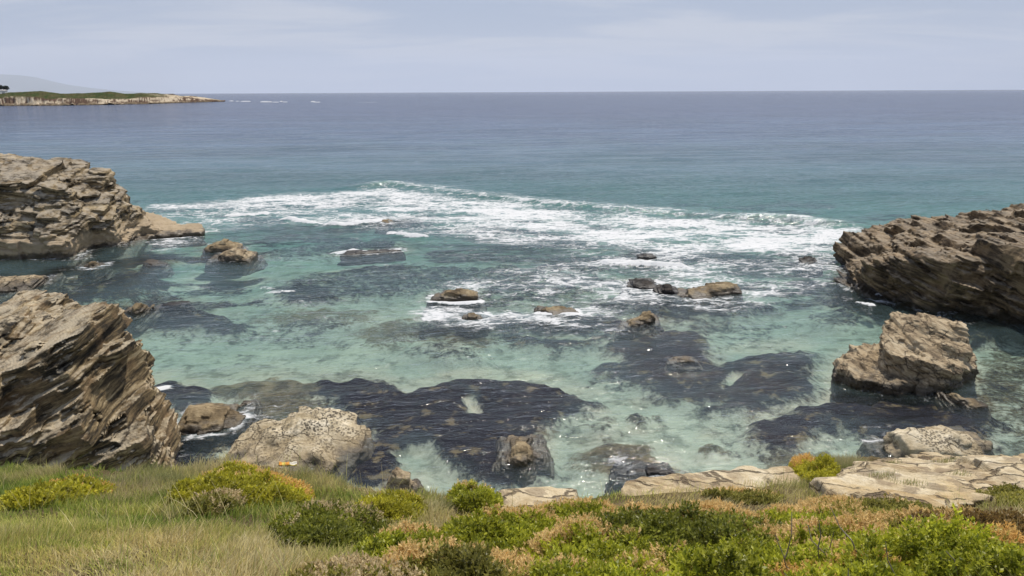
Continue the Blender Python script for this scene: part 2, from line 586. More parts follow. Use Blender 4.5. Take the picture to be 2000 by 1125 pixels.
BED_NEAR = (-0.30, -0.22, 0.90)
BED_FAR = (0.12, -0.30, 0.95)
BED_RIGHT = (0.27, -0.12, 0.95)
m_near = rock_mat('slate_near', BED_NEAR, SLATE, band=6.0, along=0.7, patch=(0.26, 0.17, 0.085), patch_amt=0.45, top=((0.52, 0.44, 0.31), 0.75))
m_left = rock_mat('slate_far', BED_FAR, SLATE, band=4.0, along=0.45, algae=((0.40, 0.31, 0.20), 1.3), wet=0.35, top=((0.47, 0.41, 0.32), 0.6), patch=(0.32, 0.25, 0.16), patch_amt=0.4)
m_right = rock_mat('slate_brown', BED_RIGHT, BROWN, band=4.5, along=0.5, wet=0.4, patch=(0.30, 0.21, 0.11), patch_amt=0.45, top=((0.36, 0.30, 0.22), 0.55))
m_stack = rock_mat('weathered_tan_stone', (0.35, -0.2, 0.9), TAN, band=5.0, along=1.0, wet=0.3, cracks=(1.3, (0.06, 0.045, 0.03), 0.05, (1, 1, 1.7)), bump=0.9)
m_boulder = rock_mat('pale_lichened_stone', (0.2, -0.3, 0.93), PALE, band=2.2, along=1.4, wet=0.12, speck=((0.06, 0.052, 0.04), 11.0, 0.9), plates=0.35, cracks=(0.9, (0.10, 0.08, 0.055), 0.03, (1, 1, 1.4)), bump=0.8, algae=((0.30, 0.23, 0.13), 0.25))
m_ochre = rock_mat('ochre_stone', (0.2, -0.3, 0.93), OCHRE, band=3.5, along=0.8, wet=0.2)
m_dark = rock_mat('weedy_stone', (0.0, -0.2, 0.97), DARK, band=3.0, along=0.9, wet=0.15, wetcol=(0.012, 0.01, 0.01))
m_ledge = rock_mat('pale_ledge_stone', (0.05, 0.12, 0.99), [(0.0, (0.28, 0.20, 0.11)), (0.3, (0.48, 0.385, 0.24)), (0.7, (0.60, 0.51, 0.35)), (1.0, (0.68, 0.61, 0.47))], band=9.0, along=1.2, wet=None,
                   patch=(0.50, 0.36, 0.17), patch_amt=0.45, cracks=(2.6, (0.14, 0.10, 0.06), 0.05, (0.8, 1.5, 1.0)), speck=((0.20, 0.15, 0.10), 6.0, 0.6), bump=0.9, bumpscale=1.6)

# far-left headland
o = [U(*p) for p in ((-260, 520), (0, 506), (95, 508), (150, 506), (190, 488), (240, 482), (275, 466), (330, 462), (388, 458), (386, 453), (335, 448), (292, 438))]
o += [np.array([D(270, 330, 70)[0], 70, 0]), np.array([D(200, 330, 76)[0], 76, 0]), np.array([-85, 76, 0]), np.array([-75, 52, 0])]
tp = [D(*p) for p in ((-200, 300, 66), (-100, 306, 64), (0, 309, 64), (60, 318, 61), (120, 312, 64), (205, 326, 64), (0, 345, 58), (100, 348, 58), (190, 358, 60), (232, 375, 62), (258, 398, 63), (272, 425, 62),
                      (0, 425, 56.5), (100, 425, 56.5), (190, 420, 59), (245, 432, 60.5), (40, 470, 54.3), (150, 465, 55), (210, 462, 57.5), (300, 451, 62.5), (340, 457, 62.5), (380, 459, 62.5), (285, 462, 61), (-150, 420, 56), (310, 448, 64), (290, 440, 66), (320, 461, 61), (355, 461, 61.5), (275, 415, 66), (265, 470, 59.5), (330, 451, 65), (300, 436, 69))]
build_rock('rock_headland', o, tp, 'tall grey-brown layered rock headland ending in a low tan spit, behind the small low rocks', 'headland', m_left, bed=BED_FAR, vx=0.09, th=1.1, amp=0.26, blk=3.8, wts=(0.20, 0.34, 0.26, 0.20),
           lean=0.12, seed=3, zlo=-1.0, e=0.8, rough=0.10, foam=0.55, foamw=1.3, clamp_x=(-62, 0), scales=4)

# near-left cliff
o = [U(*p) for p in ((350, 925), (338, 868), (310, 815), (262, 785), (190, 755), (0, 735))]
o += [np.array([-20.5, 28, 0]), np.array([-20.5, 18.6, 0]), np.array([-15.5, 18.8, 0]), U(180, 1000), U(310, 975)]
tp = [D(*p) for p in ((224, 600, 23.4), (190, 602, 23.4), (130, 620, 23.4), (75, 645, 23.2), (45, 680, 22.8), (12, 626, 23.2), (-20, 612, 23.4), (-120, 610, 23.6), (225, 625, 22.6), (150, 640, 22.0), (60, 660, 21.6),
                      (254, 690, 23.2), (268, 735, 23.4), (300, 778, 23.6), (325, 806, 23.6), (350, 855, 23.2), (0, 720, 20.9), (120, 740, 21.0), (220, 740, 21.9), (100, 840, 20.0), (230, 850, 20.9), (310, 850, 22.0), (0, 830, 19.8), (340, 890, 22.2),
                      (120, 622, 25.3), (0, 630, 25.3))]
build_rock('sea_cliff', o, tp, 'near dark slate cliff with steeply tilted layers rising behind the grass edge', 'cliff', m_near, bed=BED_NEAR, vx=0.036, th=0.66, amp=0.16, blk=2.3, wts=(0.20, 0.34, 0.26, 0.20),
           lean=0.20, seed=5, zlo=-0.8, e=0.4, rough=0.03, foam=0.3, foamw=0.6, clamp_x=(-20, 0), scales=4, kk=0.2)

# right headland
o = [U(*p) for p in ((1640, 512), (1648, 552), (1690, 575), (1735, 588), (1790, 604), (1850, 612), (1920, 612), (1980, 632), (2100, 660), (2300, 690))]
o += [np.array([62, 56, 0]), np.array([45, 56, 0]), np.array([D(1740, 500, 55)[0], 55, 0]), np.array([D(1680, 500, 53)[0], 53, 0])]
tp = [D(*p) for p in ((1646, 503, 48.5), (1660, 500, 49), (1695, 498, 49), (1672, 508, 47), (1700, 520, 45.5), (1705, 476, 50.5), (1735, 458, 50.5),
                      (1760, 450, 49.5), (1790, 454, 48.5), (1825, 446, 48), (1870, 449, 47), (1895, 453, 46.5), (1930, 446, 46.5), (1985, 431, 46.5), (2100, 420, 46.5), (2300, 402, 47),
                      (1735, 505, 45.5), (1760, 488, 45), (1800, 482, 43), (1850, 480, 41.8), (1920, 476, 41.2), (2000, 470, 40), (2100, 468, 39), (2250, 460, 38), (1760, 470, 47), (1850, 462, 44.5), (1950, 458, 43.5), (2050, 450, 43), (1720, 490, 47.5))]
build_rock('rock_headland', o, tp, 'dark brown layered rock headland behind the tan sea stack, white surf at its tip', 'headland', m_right, bed=BED_RIGHT, vx=0.075, th=0.9, amp=0.20, blk=4.2, wts=(0.24, 0.32, 0.26, 0.18),
           lean=-0.05, seed=11, zlo=-1.0, e=0.6, rough=0.07, foam=0.3, foamw=0.9, clamp_x=(0, 44), scales=4)

# tan sea stack: low slab with a block on top
o = [U(*p) for p in ((1626, 722), (1632, 742), (1690, 757), (1750, 768), (1790, 762), (1850, 748), (1902, 738), (1900, 705), (1870, 690), (1760, 680), (1660, 695))]
tp = [D(*p) for p in ((1634, 706, 30.3), (1690, 698, 30.9), (1700, 728, 29.4), (1745, 742, 28.7), (1755, 715, 29.9), (1800, 710, 30), (1880, 720, 29.9), (1820, 742, 28.9))]
bo = [U(x_, y_, 0.6) for x_, y_ in ((1714, 700), (1722, 716), (1770, 728), (1830, 738), (1880, 726), (1896, 700), (1880, 672), (1790, 655), (1725, 668))]
bt = [D(*p) for p in ((1722, 646, 31.4), (1745, 636, 31.8), (1780, 617, 32.2), (1812, 626, 32.2), (1868, 636, 31.8), (1790, 660, 30.6), (1845, 672, 30.2), (1884, 672, 31.0), (1790, 690, 29.9), (1870, 705, 29.7))]
build_rock('sea_stack', o, tp, more=[(bo, bt)], label='blocky tan sea stack on a low slab, standing in the water before the brown headland', cat='rock', mat=m_stack, bed=(0.35, -0.25, 0.9), vx=0.038, th=0.34, amp=0.05, blk=0.75, wts=(0.30, 0.38, 0.32),
           lean=0.0, seed=21, e=0.14, rough=0.06, foam=0.25, foamw=0.5, scales=3, kk=0.12)

# pale boulder under the grass edge
o = [U(*p) for p in ((430, 905), (480, 925), (590, 945), (640, 935), (670, 905), (722, 880), (722, 850), (690, 832), (600, 825), (500, 850), (445, 880))]
tp = [D(*p) for p in ((450, 896, 22.9), (490, 866, 23.3), (540, 842, 23.7), (598, 814, 24.1), (625, 820, 24.1), (665, 832, 24), (700, 846, 24), (716, 862, 23.8), (520, 890, 22.6), (580, 868, 22.8), (620, 878, 22.6), (600, 915, 22), (660, 888, 22.9), (640, 855, 23.3))]
build_rock('boulder', o, tp, 'large pale boulder speckled with dark lichen below the grass edge', 'boulder', m_boulder, bed=(0.3, -0.4, 0.86), vx=0.045, th=0.6, amp=0.03, blk=1.6, wts=(0.55, 0.25, 0.2), lean=0.15, seed=31, e=0.3,
           rough=0.08, foam=0.25, foamw=0.4, scales=3, kk=0.15)

LOW = 'low rocks scattered in the bay'
small = [
    ('rock', [(330, 852), (400, 850), (450, 838), (482, 815)], [(345, 805), (390, 796), (440, 797), (478, 806)], 2.2, 'wide flat brown rock at the foot of the near slate cliff', m_ochre, dict(foam=0.9, foamw=0.4, seed=2)),
    ('rock', [(-60, 575), (0, 572), (40, 566), (88, 549)], [(-60, 545), (0, 545), (60, 540), (90, 545)], 3.0, 'flat tan rock shelf in the channel behind the near slate cliff', m_stack, dict(foam=0.35, seed=4)),
    ('rock', [(395, 490), (430, 493), (470, 490)], [(400, 478), (440, 470), (466, 478)], 2.2, 'dark brown half of the pair of boulders off the spit, standing behind', m_ochre, dict(foam=0.5, seed=6)),
    ('rock', [(408, 508), (440, 513), (480, 514), (502, 506)], [(420, 500), (460, 485), (485, 484), (500, 494)], 2.2, 'rounded tan boulder, front one of the pair off the spit', m_stack, dict(foam=0.4, seed=8)),
    ('rock', [(160, 524), (180, 526), (200, 522)], [(164, 516), (182, 511), (198, 517)], 1.2, 'small rounded rock awash just off the grey headland', m_ochre, dict(foam=0.8, seed=9)),
    ('rock', [(280, 514), (300, 520), (320, 518)], [(282, 508), (300, 512), (318, 515)], 1.0, 'thin reddish-brown rock sliver off the headland, smallest there', m_ochre, dict(foam=0.2, seed=10)),
    ('rock', [(244, 610), (262, 616), (310, 600)], [(248, 600), (280, 588), (308, 593)], 1.0, 'low tan rock with a dark weedy tail beside the near slate cliff', m_ochre, dict(foam=0.3, seed=12)),
    ('rock', [(310, 599), (340, 597), (372, 592)], [(315, 594), (340, 591), (365, 590)], 0.7, 'dark weedy rock tail trailing from the low tan rock', m_dark, dict(foam=0.2, seed=13)),
    ('rock', [(838, 587), (890, 586), (936, 583)], [(848, 576), (880, 569), (905, 565), (932, 571)], 1.4, 'low tan rock in mid bay with white foam washing over its near side', m_ochre, dict(foam=0.9, foamw=0.6, seed=14)),
    ('rock', [(900, 624), (920, 628), (942, 626)], [(905, 616), (922, 612), (938, 617)], 0.8, 'small rock almost drowned in foam at mid bay', m_ochre, dict(foam=1.2, foamw=0.6, seed=15)),
    ('rock', [(1046, 608), (1080, 618), (1128, 616)], [(1050, 600), (1080, 600), (1120, 607)], 1.0, 'flat tan rock with white water spilling off its front', m_ochre, dict(foam=1.2, foamw=0.5, seed=16)),
    ('rock', [(1210, 641), (1250, 640), (1288, 628)], [(1215, 634), (1245, 622), (1268, 609), (1284, 618)], 1.2, 'tilted ochre rock with a pointed top alone in mid bay', m_ochre, dict(foam=0.4, seed=17, wet=None)),
    ('rock', [(1222, 560), (1255, 564), (1290, 562)], [(1230, 552), (1255, 547), (1285, 551)], 1.8, 'low black weedy rock left of the brown double rock', m_dark, dict(foam=0.4, seed=18)),
    ('rock', [(1278, 570), (1300, 575), (1326, 572)], [(1282, 562), (1302, 556), (1322, 562)], 1.4, 'small black rock close against the brown double rock', m_dark, dict(foam=0.9, seed=19)),
    ('rock', [(1330, 580), (1370, 583), (1410, 576), (1446, 572)], [(1332, 573), (1370, 566), (1398, 553), (1420, 550), (1444, 560)], 1.6, 'brown rock with a raised squarish end, foam around it', m_ochre, dict(foam=0.9, foamw=0.7, seed=20)),
    ('rock', [(1566, 514), (1580, 517), (1600, 513)], [(1568, 507), (1582, 502), (1597, 507)], 1.6, 'small black rock in the surf off the brown headland tip', m_dark, dict(foam=0.5, seed=22)),
    ('rock', [(738, 437), (755, 439), (768, 437)], [(742, 432), (752, 429), (766, 433)], 1.6, 'tiny brown rock at the end of a white splash in the surf', m_ochre, dict(foam=0.8, seed=23)),
    ('rock', [(660, 497), (720, 493), (785, 488)], [(668, 495), (700, 491), (780, 486)], 0.7, 'long dark reef edge with a thin white wavelet behind it', m_dark, dict(foam=0.6, seed=24)),
    ('rock', [(1245, 503), (1265, 505), (1282, 503)], [(1248, 498), (1262, 496), (1280, 499)], 1.4, 'black rock showing behind the big white splash', m_dark, dict(foam=0.6, seed=25)),
    ('rock', [(1306, 709), (1335, 712), (1364, 708)], [(1312, 703), (1335, 698), (1360, 704)], 0.8, 'yellowish rock just breaking the surface over a dark weed bed', m_ochre, dict(foam=0.2, seed=26)),
    ('rock', [(1836, 775), (1870, 792), (1905, 801), (1934, 797)], [(1840, 766), (1860, 767), (1900, 782), (1932, 792)], 0.8, 'long brown rock lying tilted in the water below the sea stack', m_ochre, dict(foam=0.2, seed=27)),
    ('rock', [(1782, 764), (1805, 770), (1832, 762)], [(1790, 750), (1812, 738), (1830, 744)], 0.6, 'small tan rock at the foot of the sea stack', m_stack, dict(foam=0.4, seed=28)),
    ('rock', [(1722, 890), (1800, 908), (1880, 906), (1934, 880)], [(1736, 858), (1780, 846), (1850, 842), (1915, 850)], 1.9, 'grey-tan flat-topped rock in the water behind the pale ledge', m_boulder, dict(foam=0.4, seed=29)),
    ('rock', [(972, 905), (1020, 918), (1062, 895)], [(980, 882), (1020, 868), (1058, 880)], 1.9, 'brown weedy reef rock in the dark bed below the grass edge', m_ochre, dict(foam=0.0, seed=30, sink=0.25)),
    ('rock', [(745, 970), (790, 985), (825, 965)], [(755, 912), (770, 909), (795, 925), (815, 945)], 1.0, 'small pointed layered rock poking up behind the grass edge', m_stack, dict(foam=0.3, seed=32)),
    ('rock', [(1205, 926), (1260, 930), (1318, 926)], [(1210, 918), (1260, 913), (1310, 915)], 0.8, 'black reef rock at the waterline just beyond the cliff edge', m_dark, dict(foam=0.3, seed=33)),
]
for nm, fr, cr, dp, lab, mt, kw in small:
    kw = dict(kw); kw.pop('wet', None)
    sink = kw.pop('sink', 0)
    ob = profile_rock(nm, fr, cr, dp, lab, 'rock', mt, **kw)
    ob['group'] = LOW


# ------------------------------------------------------------------ sea floor
def UP(pts, z=-0.5):
    return np.array([U(x, y, z)[:2] for x, y in pts])


# weed beds, reefs and painted headland shade on the sea floor: (outline, weed 0..1, brown reef 0..1, softness m, height m)
BEDS = [
    (UP([(600, 745), (700, 733), (750, 735), (800, 755), (860, 752), (900, 742), (960, 740), (1060, 748), (1120, 765), (1155, 792), (1130, 818), (1060, 845), (1010, 868), (1075, 890), (1085, 915), (1060, 940), (980, 955), (900, 945), (865, 895), (830, 905), (800, 940), (700, 950), (640, 925), (720, 880), (725, 845), (690, 800), (640, 780)]), 1.0, 0.5, 0.5, 0.85),
    (UP([(1160, 718), (1220, 695), (1180, 662), (1290, 635), (1370, 635), (1405, 690), (1400, 700), (1450, 690), (1580, 672), (1605, 765), (1530, 792), (1450, 805), (1395, 795), (1430, 775), (1330, 775), (1270, 765), (1235, 742)]), 1.0, 0.25, 0.7, 0.65),
    (UP([(1465, 855), (1510, 815), (1600, 795), (1740, 785), (1850, 795), (1990, 825), (1960, 855), (1900, 850), (1780, 860), (1740, 868), (1690, 850), (1620, 848), (1560, 880), (1480, 880)]), 1.0, 0.4, 0.5, 0.85),
    (UP([(500, 548), (545, 520), (640, 505), (760, 487), (900, 492), (1060, 500), (1180, 512), (1230, 530), (1150, 560), (1000, 575), (900, 545), (760, 560), (640, 565), (530, 572)]), 0.62, 0.1, 1.6, 0.5),
    (UP([(420, 475), (520, 455), (640, 440), (760, 436), (800, 450), (700, 470), (560, 478)]), 0.55, 0.0, 1.6, 0.5),
    (UP([(1000, 500), (1100, 490), (1200, 498), (1180, 506), (1040, 508)]), 0.8, 0.0, 0.8, 0.6),
    (UP([(820, 620), (880, 600), (1010, 605), (1120, 590), (1220, 610), (1260, 650), (1160, 645), (1060, 630), (960, 640), (860, 630)]), 0.75, 0.0, 0.8, 0.6),
    (UP([(940, 640), (1050, 645), (1160, 640), (1240, 655), (1130, 665), (1000, 665)]), 0.8, 0.0, 0.7, 0.5),
    (UP([(1110, 590), (1240, 555), (1330, 575), (1450, 570), (1530, 590), (1440, 610), (1300, 620), (1220, 605)]), 0.7, 0.0, 0.9, 0.6),
    (UP([(90, 575), (190, 520), (290, 515), (320, 530), (270, 562), (140, 585)]), 0.9, 0.0, 0.7, 0.7),
    (UP([(230, 612), (310, 590), (400, 590), (490, 615), (480, 635), (380, 640), (290, 632)]), 0.9, 0.0, 0.7, 0.7),
    (UP([(0, 590), (110, 575), (170, 590), (60, 620)]), 0.6, 0.3, 0.8, 0.6),
    (UP([(270, 760), (330, 738), (400, 745), (430, 790), (330, 800)]), 0.8, 0.1, 0.5, 0.7),
    (UP([(500, 770), (560, 740), (610, 740), (650, 790), (640, 830), (560, 840), (470, 850), (440, 870), (420, 860), (470, 810)]), 0.35, 0.75, 0.6, 0.6),
    (UP([(360, 770), (390, 742), (520, 732), (640, 735), (700, 745), (600, 760), (480, 775)]), 0.15, 0.8, 0.5, 0.5),
    (UP([(640, 640), (780, 600), (900, 625), (1000, 660), (930, 680), (820, 660), (700, 665)]), 0.2, 0.6, 1.2, 0.4),
    (UP([(480, 600), (620, 575), (760, 590), (700, 620), (560, 630)]), 0.2, 0.55, 1.2, 0.4),
    (UP([(780, 670), (900, 655), (960, 690), (860, 705)]), 0.45, 0.3, 0.6, 0.5),
    (UP([(1640, 560), (1700, 580), (1800, 610), (1960, 640), (2100, 680), (2100, 640), (1900, 600), (1700, 560)]), 0.95, 0.0, 0.6, 0.6),  # right headland's shadow and reflection, painted as dark weed along its foot
    (UP([(1560, 600), (1650, 570), (1760, 600), (1700, 625), (1600, 620)]), 0.6, 0.0, 0.8, 0.5),  # outer part of the same shadow reflection, also painted in weed colour
    (UP([(1840, 625), (1920, 635), (1990, 650), (1930, 665), (1870, 650)]), 1.0, 0.0, 0.4, 0.7),
    (UP([(1900, 690), (1960, 665), (2100, 690), (2100, 900), (1980, 860), (1940, 790), (1880, 770), (1860, 720)]), 0.5, 0.6, 1.6, 0.35),
    (UP([(0, 525), (100, 512), (250, 500), (300, 480), (360, 470), (330, 500), (200, 530), (90, 545)]), 0.1, 0.6, 0.8, 0.4),
    (UP([(1150, 880), (1200, 865), (1300, 870), (1320, 900), (1330, 930), (1160, 930)]), 0.4, 0.8, 0.5, 0.5),
    (UP([(1225, 815), (1255, 803), (1290, 812), (1270, 830), (1235, 828)]), 0.55, 0.6, 0.25, 0.6),
    (UP([(1395, 785), (1420, 778), (1450, 790), (1440, 805), (1405, 800)]), 0.85, 0.2, 0.25, 0.5),
    (UP([(1380, 880), (1410, 862), (1440, 872), (1430, 895), (1390, 895)]), 0.4, 0.8, 0.3, 0.5),
    (UP([(1130, 840), (1180, 805), (1215, 820), (1180, 860)]), 0.5, 0.4, 0.4, 0.4),
    (UP([(1480, 855), (1560, 850), (1560, 885), (1640, 880), (1640, 920), (1460, 915)]), 0.3, 0.6, 0.6, 0.4),
    (UP([(520, 560), (560, 538), (640, 545), (660, 565), (580, 575)]), 0.85, 0.0, 0.7, 0.6),
    (UP([(60, 860), (400, 840), (460, 880), (420, 960), (100, 960)]), 0.75, 0.4, 0.6, 0.4),
]
SAND = [UP([(770, 888), (800, 872), (850, 878), (875, 915), (850, 940), (800, 940), (785, 910)]), UP([(885, 775), (920, 785), (935, 800), (900, 800)]), UP([(1395, 735), (1440, 712), (1455, 720), (1420, 750)])]


def floor_fields(x, y):
    wx = x + 1.3 * fbm(x * 0.5, y * 0.5, x * 0 + 3, 5, 0.68)
    wy = y + 1.3 * fbm(x * 0.45, y * 0.45, x * 0 + 17, 4, 0.6)
    base = np.interp(y, [0, 20, 30, 45, 60, 85, 130, 220, 500], [0.5, 0.75, 0.95, 1.4, 2.1, 3.2, 5.5, 9, 14])
    base = base * (1 + 0.18 * fbm(x * 0.12, y * 0.12, x * 0 + 5, 3))
    weed = np.zeros(x.shape); reef = np.zeros(x.shape); hgt = np.zeros(x.shape)
    for pl, wv, rv, soft, hh in BEDS:
        lo = pl.min(0) - 4; hi = pl.max(0) + 4
        m = (x > lo[0]) & (x < hi[0]) & (y > lo[1]) & (y < hi[1])
        if not m.any(): continue
        d = poly_sd(pl, wx[m], wy[m])
        k = sstep(soft * 1.5, -soft * 1.5, d)
        weed[m] = np.maximum(weed[m], np.maximum(wv * k, 0.40 * wv * sstep(soft + 1.6, 0.0, d)))
        reef[m] = np.maximum(reef[m], rv * k)
        hgt[m] = np.maximum(hgt[m], hh * k)
    for pl in SAND:
        lo = pl.min(0) - 2; hi = pl.max(0) + 2
        m = (x > lo[0]) & (x < hi[0]) & (y > lo[1]) & (y < hi[1])
        k = sstep(0.3, -0.2, poly_sd(pl, wx[m], wy[m]))
        for a in (weed, reef, hgt): a[m] *= 1 - k
    # loose patches of weed over the whole bay
    n = fbm(x * 0.16 + 4, y * 0.3, x * 0 + 31, 5, 0.6)
    loose = sstep(-0.02, 0.24, n) * sstep(24, 40, y) * sstep(170, 80, y)
    weed = np.maximum(weed, 0.62 * loose * (0.45 + 0.55 * sstep(34, 46, y)))
    lump = fbm(x * 1.3, y * 1.3, x * 0 + 8, 4, 0.6)
    z = -base + hgt * (0.55 + 0.45 * base) * (0.8 + 0.5 * lump) + 0.06 * lump
    z = np.minimum(z, -0.32)
    return z, weed, reef


def axis(lo, hi, step, far0, far1, g=1.07):
    a = list(np.arange(lo, hi, step))
    s = step; x = a[-1]
    while x < far1:
        s *= g; x += s; a.append(x)
    s = step; x = a[0]; pre = []
    while x > far0:
        s *= g; x -= s; pre.append(x)
    return np.array(pre[::-1] + a)


FAR = 17000.0
xs = axis(-40, 40, 0.3, -FAR, FAR, 1.09); ys = axis(10, 90, 0.3, 2, FAR, 1.09)
X, Y = np.meshgrid(xs, ys, indexing='ij')
Z, weed, reef = floor_fields(X.ravel(), Y.ravel())
m, t = new_mat('sea_floor')
P = t.n('ShaderNodeNewGeometry').outputs['Position']
wd = t.attr('weed').outputs['Fac']; rf = t.attr('reef').outputs['Fac']
n1 = t.noise(P, 1.6, 6, 0.65); n2 = t.noise(P, 0.35, 4, 0.6); n3 = t.noise(t.vmath('MULTIPLY', P, (1.0, 2.2, 1.0)), 3.0, 5, 0.7)
col = t.mix(t.ss(n2, 0.3, 0.7), (0.45, 0.435, 0.35), (0.33, 0.335, 0.275))
col = t.mix(t.ss(n3, 0.40, 0.7, 0, 0.4), col, (0.16, 0.175, 0.12))
col = t.mix(t.ss(t.noise(P, 0.8, 6, 0.7), 0.50, 0.62, 0, 0.6), col, (0.11, 0.115, 0.085))
rcol = t.mix(t.ss(n1, 0.35, 0.65), (0.045, 0.038, 0.022), (0.20, 0.165, 0.10))
wcol = t.mix(t.ss(t.noise(P, 1.1, 6, 0.7), 0.55, 0.64), (0.006, 0.004, 0.010), (0.13, 0.10, 0.058))
nn = t.math('ADD', t.math('MULTIPLY', t.math('SUBTRACT', n1, 0.5), 0.8), t.math('MULTIPLY', t.math('SUBTRACT', t.noise(P, 5.0, 5, 0.75), 0.5), 0.7))
rm = t.ss(t.math('ADD', rf, t.math('MULTIPLY', nn, 1.3)), 0.25, 0.6)
wm = t.ss(t.math('ADD', wd, t.math('MULTIPLY', nn, 1.5)), 0.22, 0.72)
col = t.mix(rm, col, rcol)
col = t.mix(t.math('MULTIPLY', wm, 0.97), col, wcol)
dm = t.n('ShaderNodeBsdfDiffuse', {'Color': col})
finish(t, dm.outputs[0])
o = mesh_np('seabed', np.stack([X.ravel(), Y.ravel(), Z], 1), grid_faces(len(xs), len(ys)), m, attrs={'weed': weed, 'reef': reef})
o['kind'] = 'structure'

# ------------------------------------------------------------------ water
xs = axis(-46, 46, 0.2, -FAR, FAR, 1.06); ys = axis(12, 100, 0.2, 2, FAR, 1.035)
X, Y = np.meshgrid(xs, ys, indexing='ij')
x = X.ravel(); y = Y.ravel()
zb, _w, _r = floor_fields(x, y)
depth = np.maximum(-zb - 0.18, 0.05)
fade = sstep(420, 110, y)
near = sstep(150, 85, y) * sstep(120, 60, np.abs(x))
ca, sa = math.cos(0.16), math.sin(0.16)
u = x * ca + y * sa; v = -x * sa + y * ca
z = 0.12 * fade * vnoise(u * 0.05, v * 0.22, x * 0 + 2) + 0.10 * fade * vnoise(u * 0.12, v * 0.45, x * 0 + 5)
z = z + near * (0.05 * fbm(u * 0.45, v * 1.1, x * 0 + 9, 2) + 0.035 * fbm(u * 1.2 + v * 0.4, v * 2.3, x * 0 + 4, 2))
foam = np.zeros(x.shape)
nz1 = fbm(x * 0.25, y * 0.5, x * 0 + 11, 4, 0.6)
nz2 = fbm(x * 0.9, y * 1.6, x * 0 + 23, 3, 0.6)
wx = x + 1.6 * fbm(x * 0.22, y * 0.35, x * 0 + 41, 3); wy = y + 1.6 * fbm(x * 0.22, y * 0.35, x * 0 + 53, 3)

# surf field in front of the breaker
surf = UP([(284, 405), (420, 390), (520, 379), (700, 372), (760, 366), (900, 382), (1050, 400), (1180, 410), (1300, 419), (1450, 430), (1600, 442), (1725, 446), (1715, 470), (1660, 500), (1630, 530), (1560, 540), (1500, 520), (1430, 505), (1350, 520), (1280, 500), (1150, 487), (1050, 462), (930, 450), (800, 440), (680, 420), (560, 412), (450, 415), (340, 414), (290, 414)], 0)
d = poly_sd(surf, wx, wy)
front = line_d(UP([(284, 410), (520, 384), (760, 368), (900, 382), (1180, 410), (1450, 430), (1725, 446)], 0), x, y)
dens = sstep(3.0, -4.5, d + 2.5 * nz2)
foam = np.maximum(foam, dens * np.clip(0.74 - 0.013 * np.abs(front) + 0.55 * nz1 + 0.3 * nz2, 0.22, 0.86))
# thinner lace spreading in from it
lace = UP([(284, 400), (760, 368), (1725, 446), (1640, 560), (1520, 600), (1300, 600), (1130, 640), (900, 650), (800, 610), (860, 540), (1000, 520), (1100, 490), (800, 460), (600, 440), (420, 450), (300, 480), (280, 440)], 0)
d = poly_sd(lace, wx, wy)
foam = np.maximum(foam, sstep(2.0, -2.5, d) * np.clip(0.40 + 0.45 * nz1 + 0.15 * nz2, 0, 0.62))
foam = np.maximum(foam, 0.22 * sstep(0.15, 0.5, nz1 + 0.3 * nz2) * sstep(90, 60, y) * sstep(24, 40, y))
churn = [([(800, 610), (830, 590), (900, 592), (990, 610), (1000, 640), (900, 640), (830, 628)], 0.75),
         ([(880, 620), (1000, 612), (1050, 612), (1130, 622), (1140, 640), (1040, 640), (960, 640)], 0.72),
         ([(850, 560), (900, 540), (1000, 540), (960, 570)], 0.5), ([(1000, 545), (1100, 520), (1230, 530), (1180, 555), (1060, 580)], 0.5),
         ([(1280, 585), (1330, 590), (1440, 590), (1480, 600), (1400, 610), (1300, 605)], 0.6), ([(1140, 570), (1230, 575), (1320, 585), (1300, 600), (1180, 600)], 0.5),
         ([(1120, 620), (1180, 625), (1210, 650), (1140, 650)], 0.5), ([(470, 850), (500, 815), (530, 805), (520, 830), (490, 850)], 0.7),
         ([(1680, 590), (1710, 580), (1740, 590), (1720, 600)], 0.6), ([(280, 475), (390, 458), (400, 470), (300, 495)], 0.6), ([(340, 440), (388, 445), (380, 450), (320, 440)], 0.7)]
for pl, amt in churn:
    d = poly_sd(UP(pl, 0), wx, wy)
    foam = np.maximum(foam, amt * sstep(1.2, -1.2, d) * (0.8 + 0.5 * nz2))

# the breaker: a ridge with a steep landward face
bl = UP([(640, 372), (700, 367), (760, 364), (830, 369), (900, 379), (1000, 391), (1100, 400), (1180, 407), (1300, 416), (1400, 424), (1500, 431), (1600, 439), (1720, 446)], 0)
sdl = line_d(bl, x + 0.5 * nz2, y + 0.8 * nz1)
ends = sstep(bl[0, 0] - 1, bl[0, 0] + 8, x) * sstep(bl[-1, 0] + 3, bl[-1, 0] - 6, x)
hb = (0.62 + 0.38 * vnoise(x * 0.11, x * 0 + 3, x * 0) + 0.2 * nz1) * ends
prof = np.where(sdl > 0, np.exp(-(sdl / 3.2) ** 2), np.exp(-(sdl / 0.9) ** 2))
z = z + hb * 0.75 * prof
crest = np.exp(-((sdl + 0.1) / 1.3) ** 2) * ends
foam = np.where((np.abs(sdl) < 6) & (ends > 0.02), foam * (1 - 0.75 * np.exp(-((sdl - 0.6) / 1.3) ** 2) * ends), foam)
foam = np.maximum(foam, crest * np.clip(0.42 + 0.6 * nz2 + 0.25 * nz1, 0, 0.8))
foam = np.maximum(foam, ends * sstep(7, 1, sdl) * (sdl > 0) * np.clip(0.38 + 0.4 * nz2, 0, 0.55))
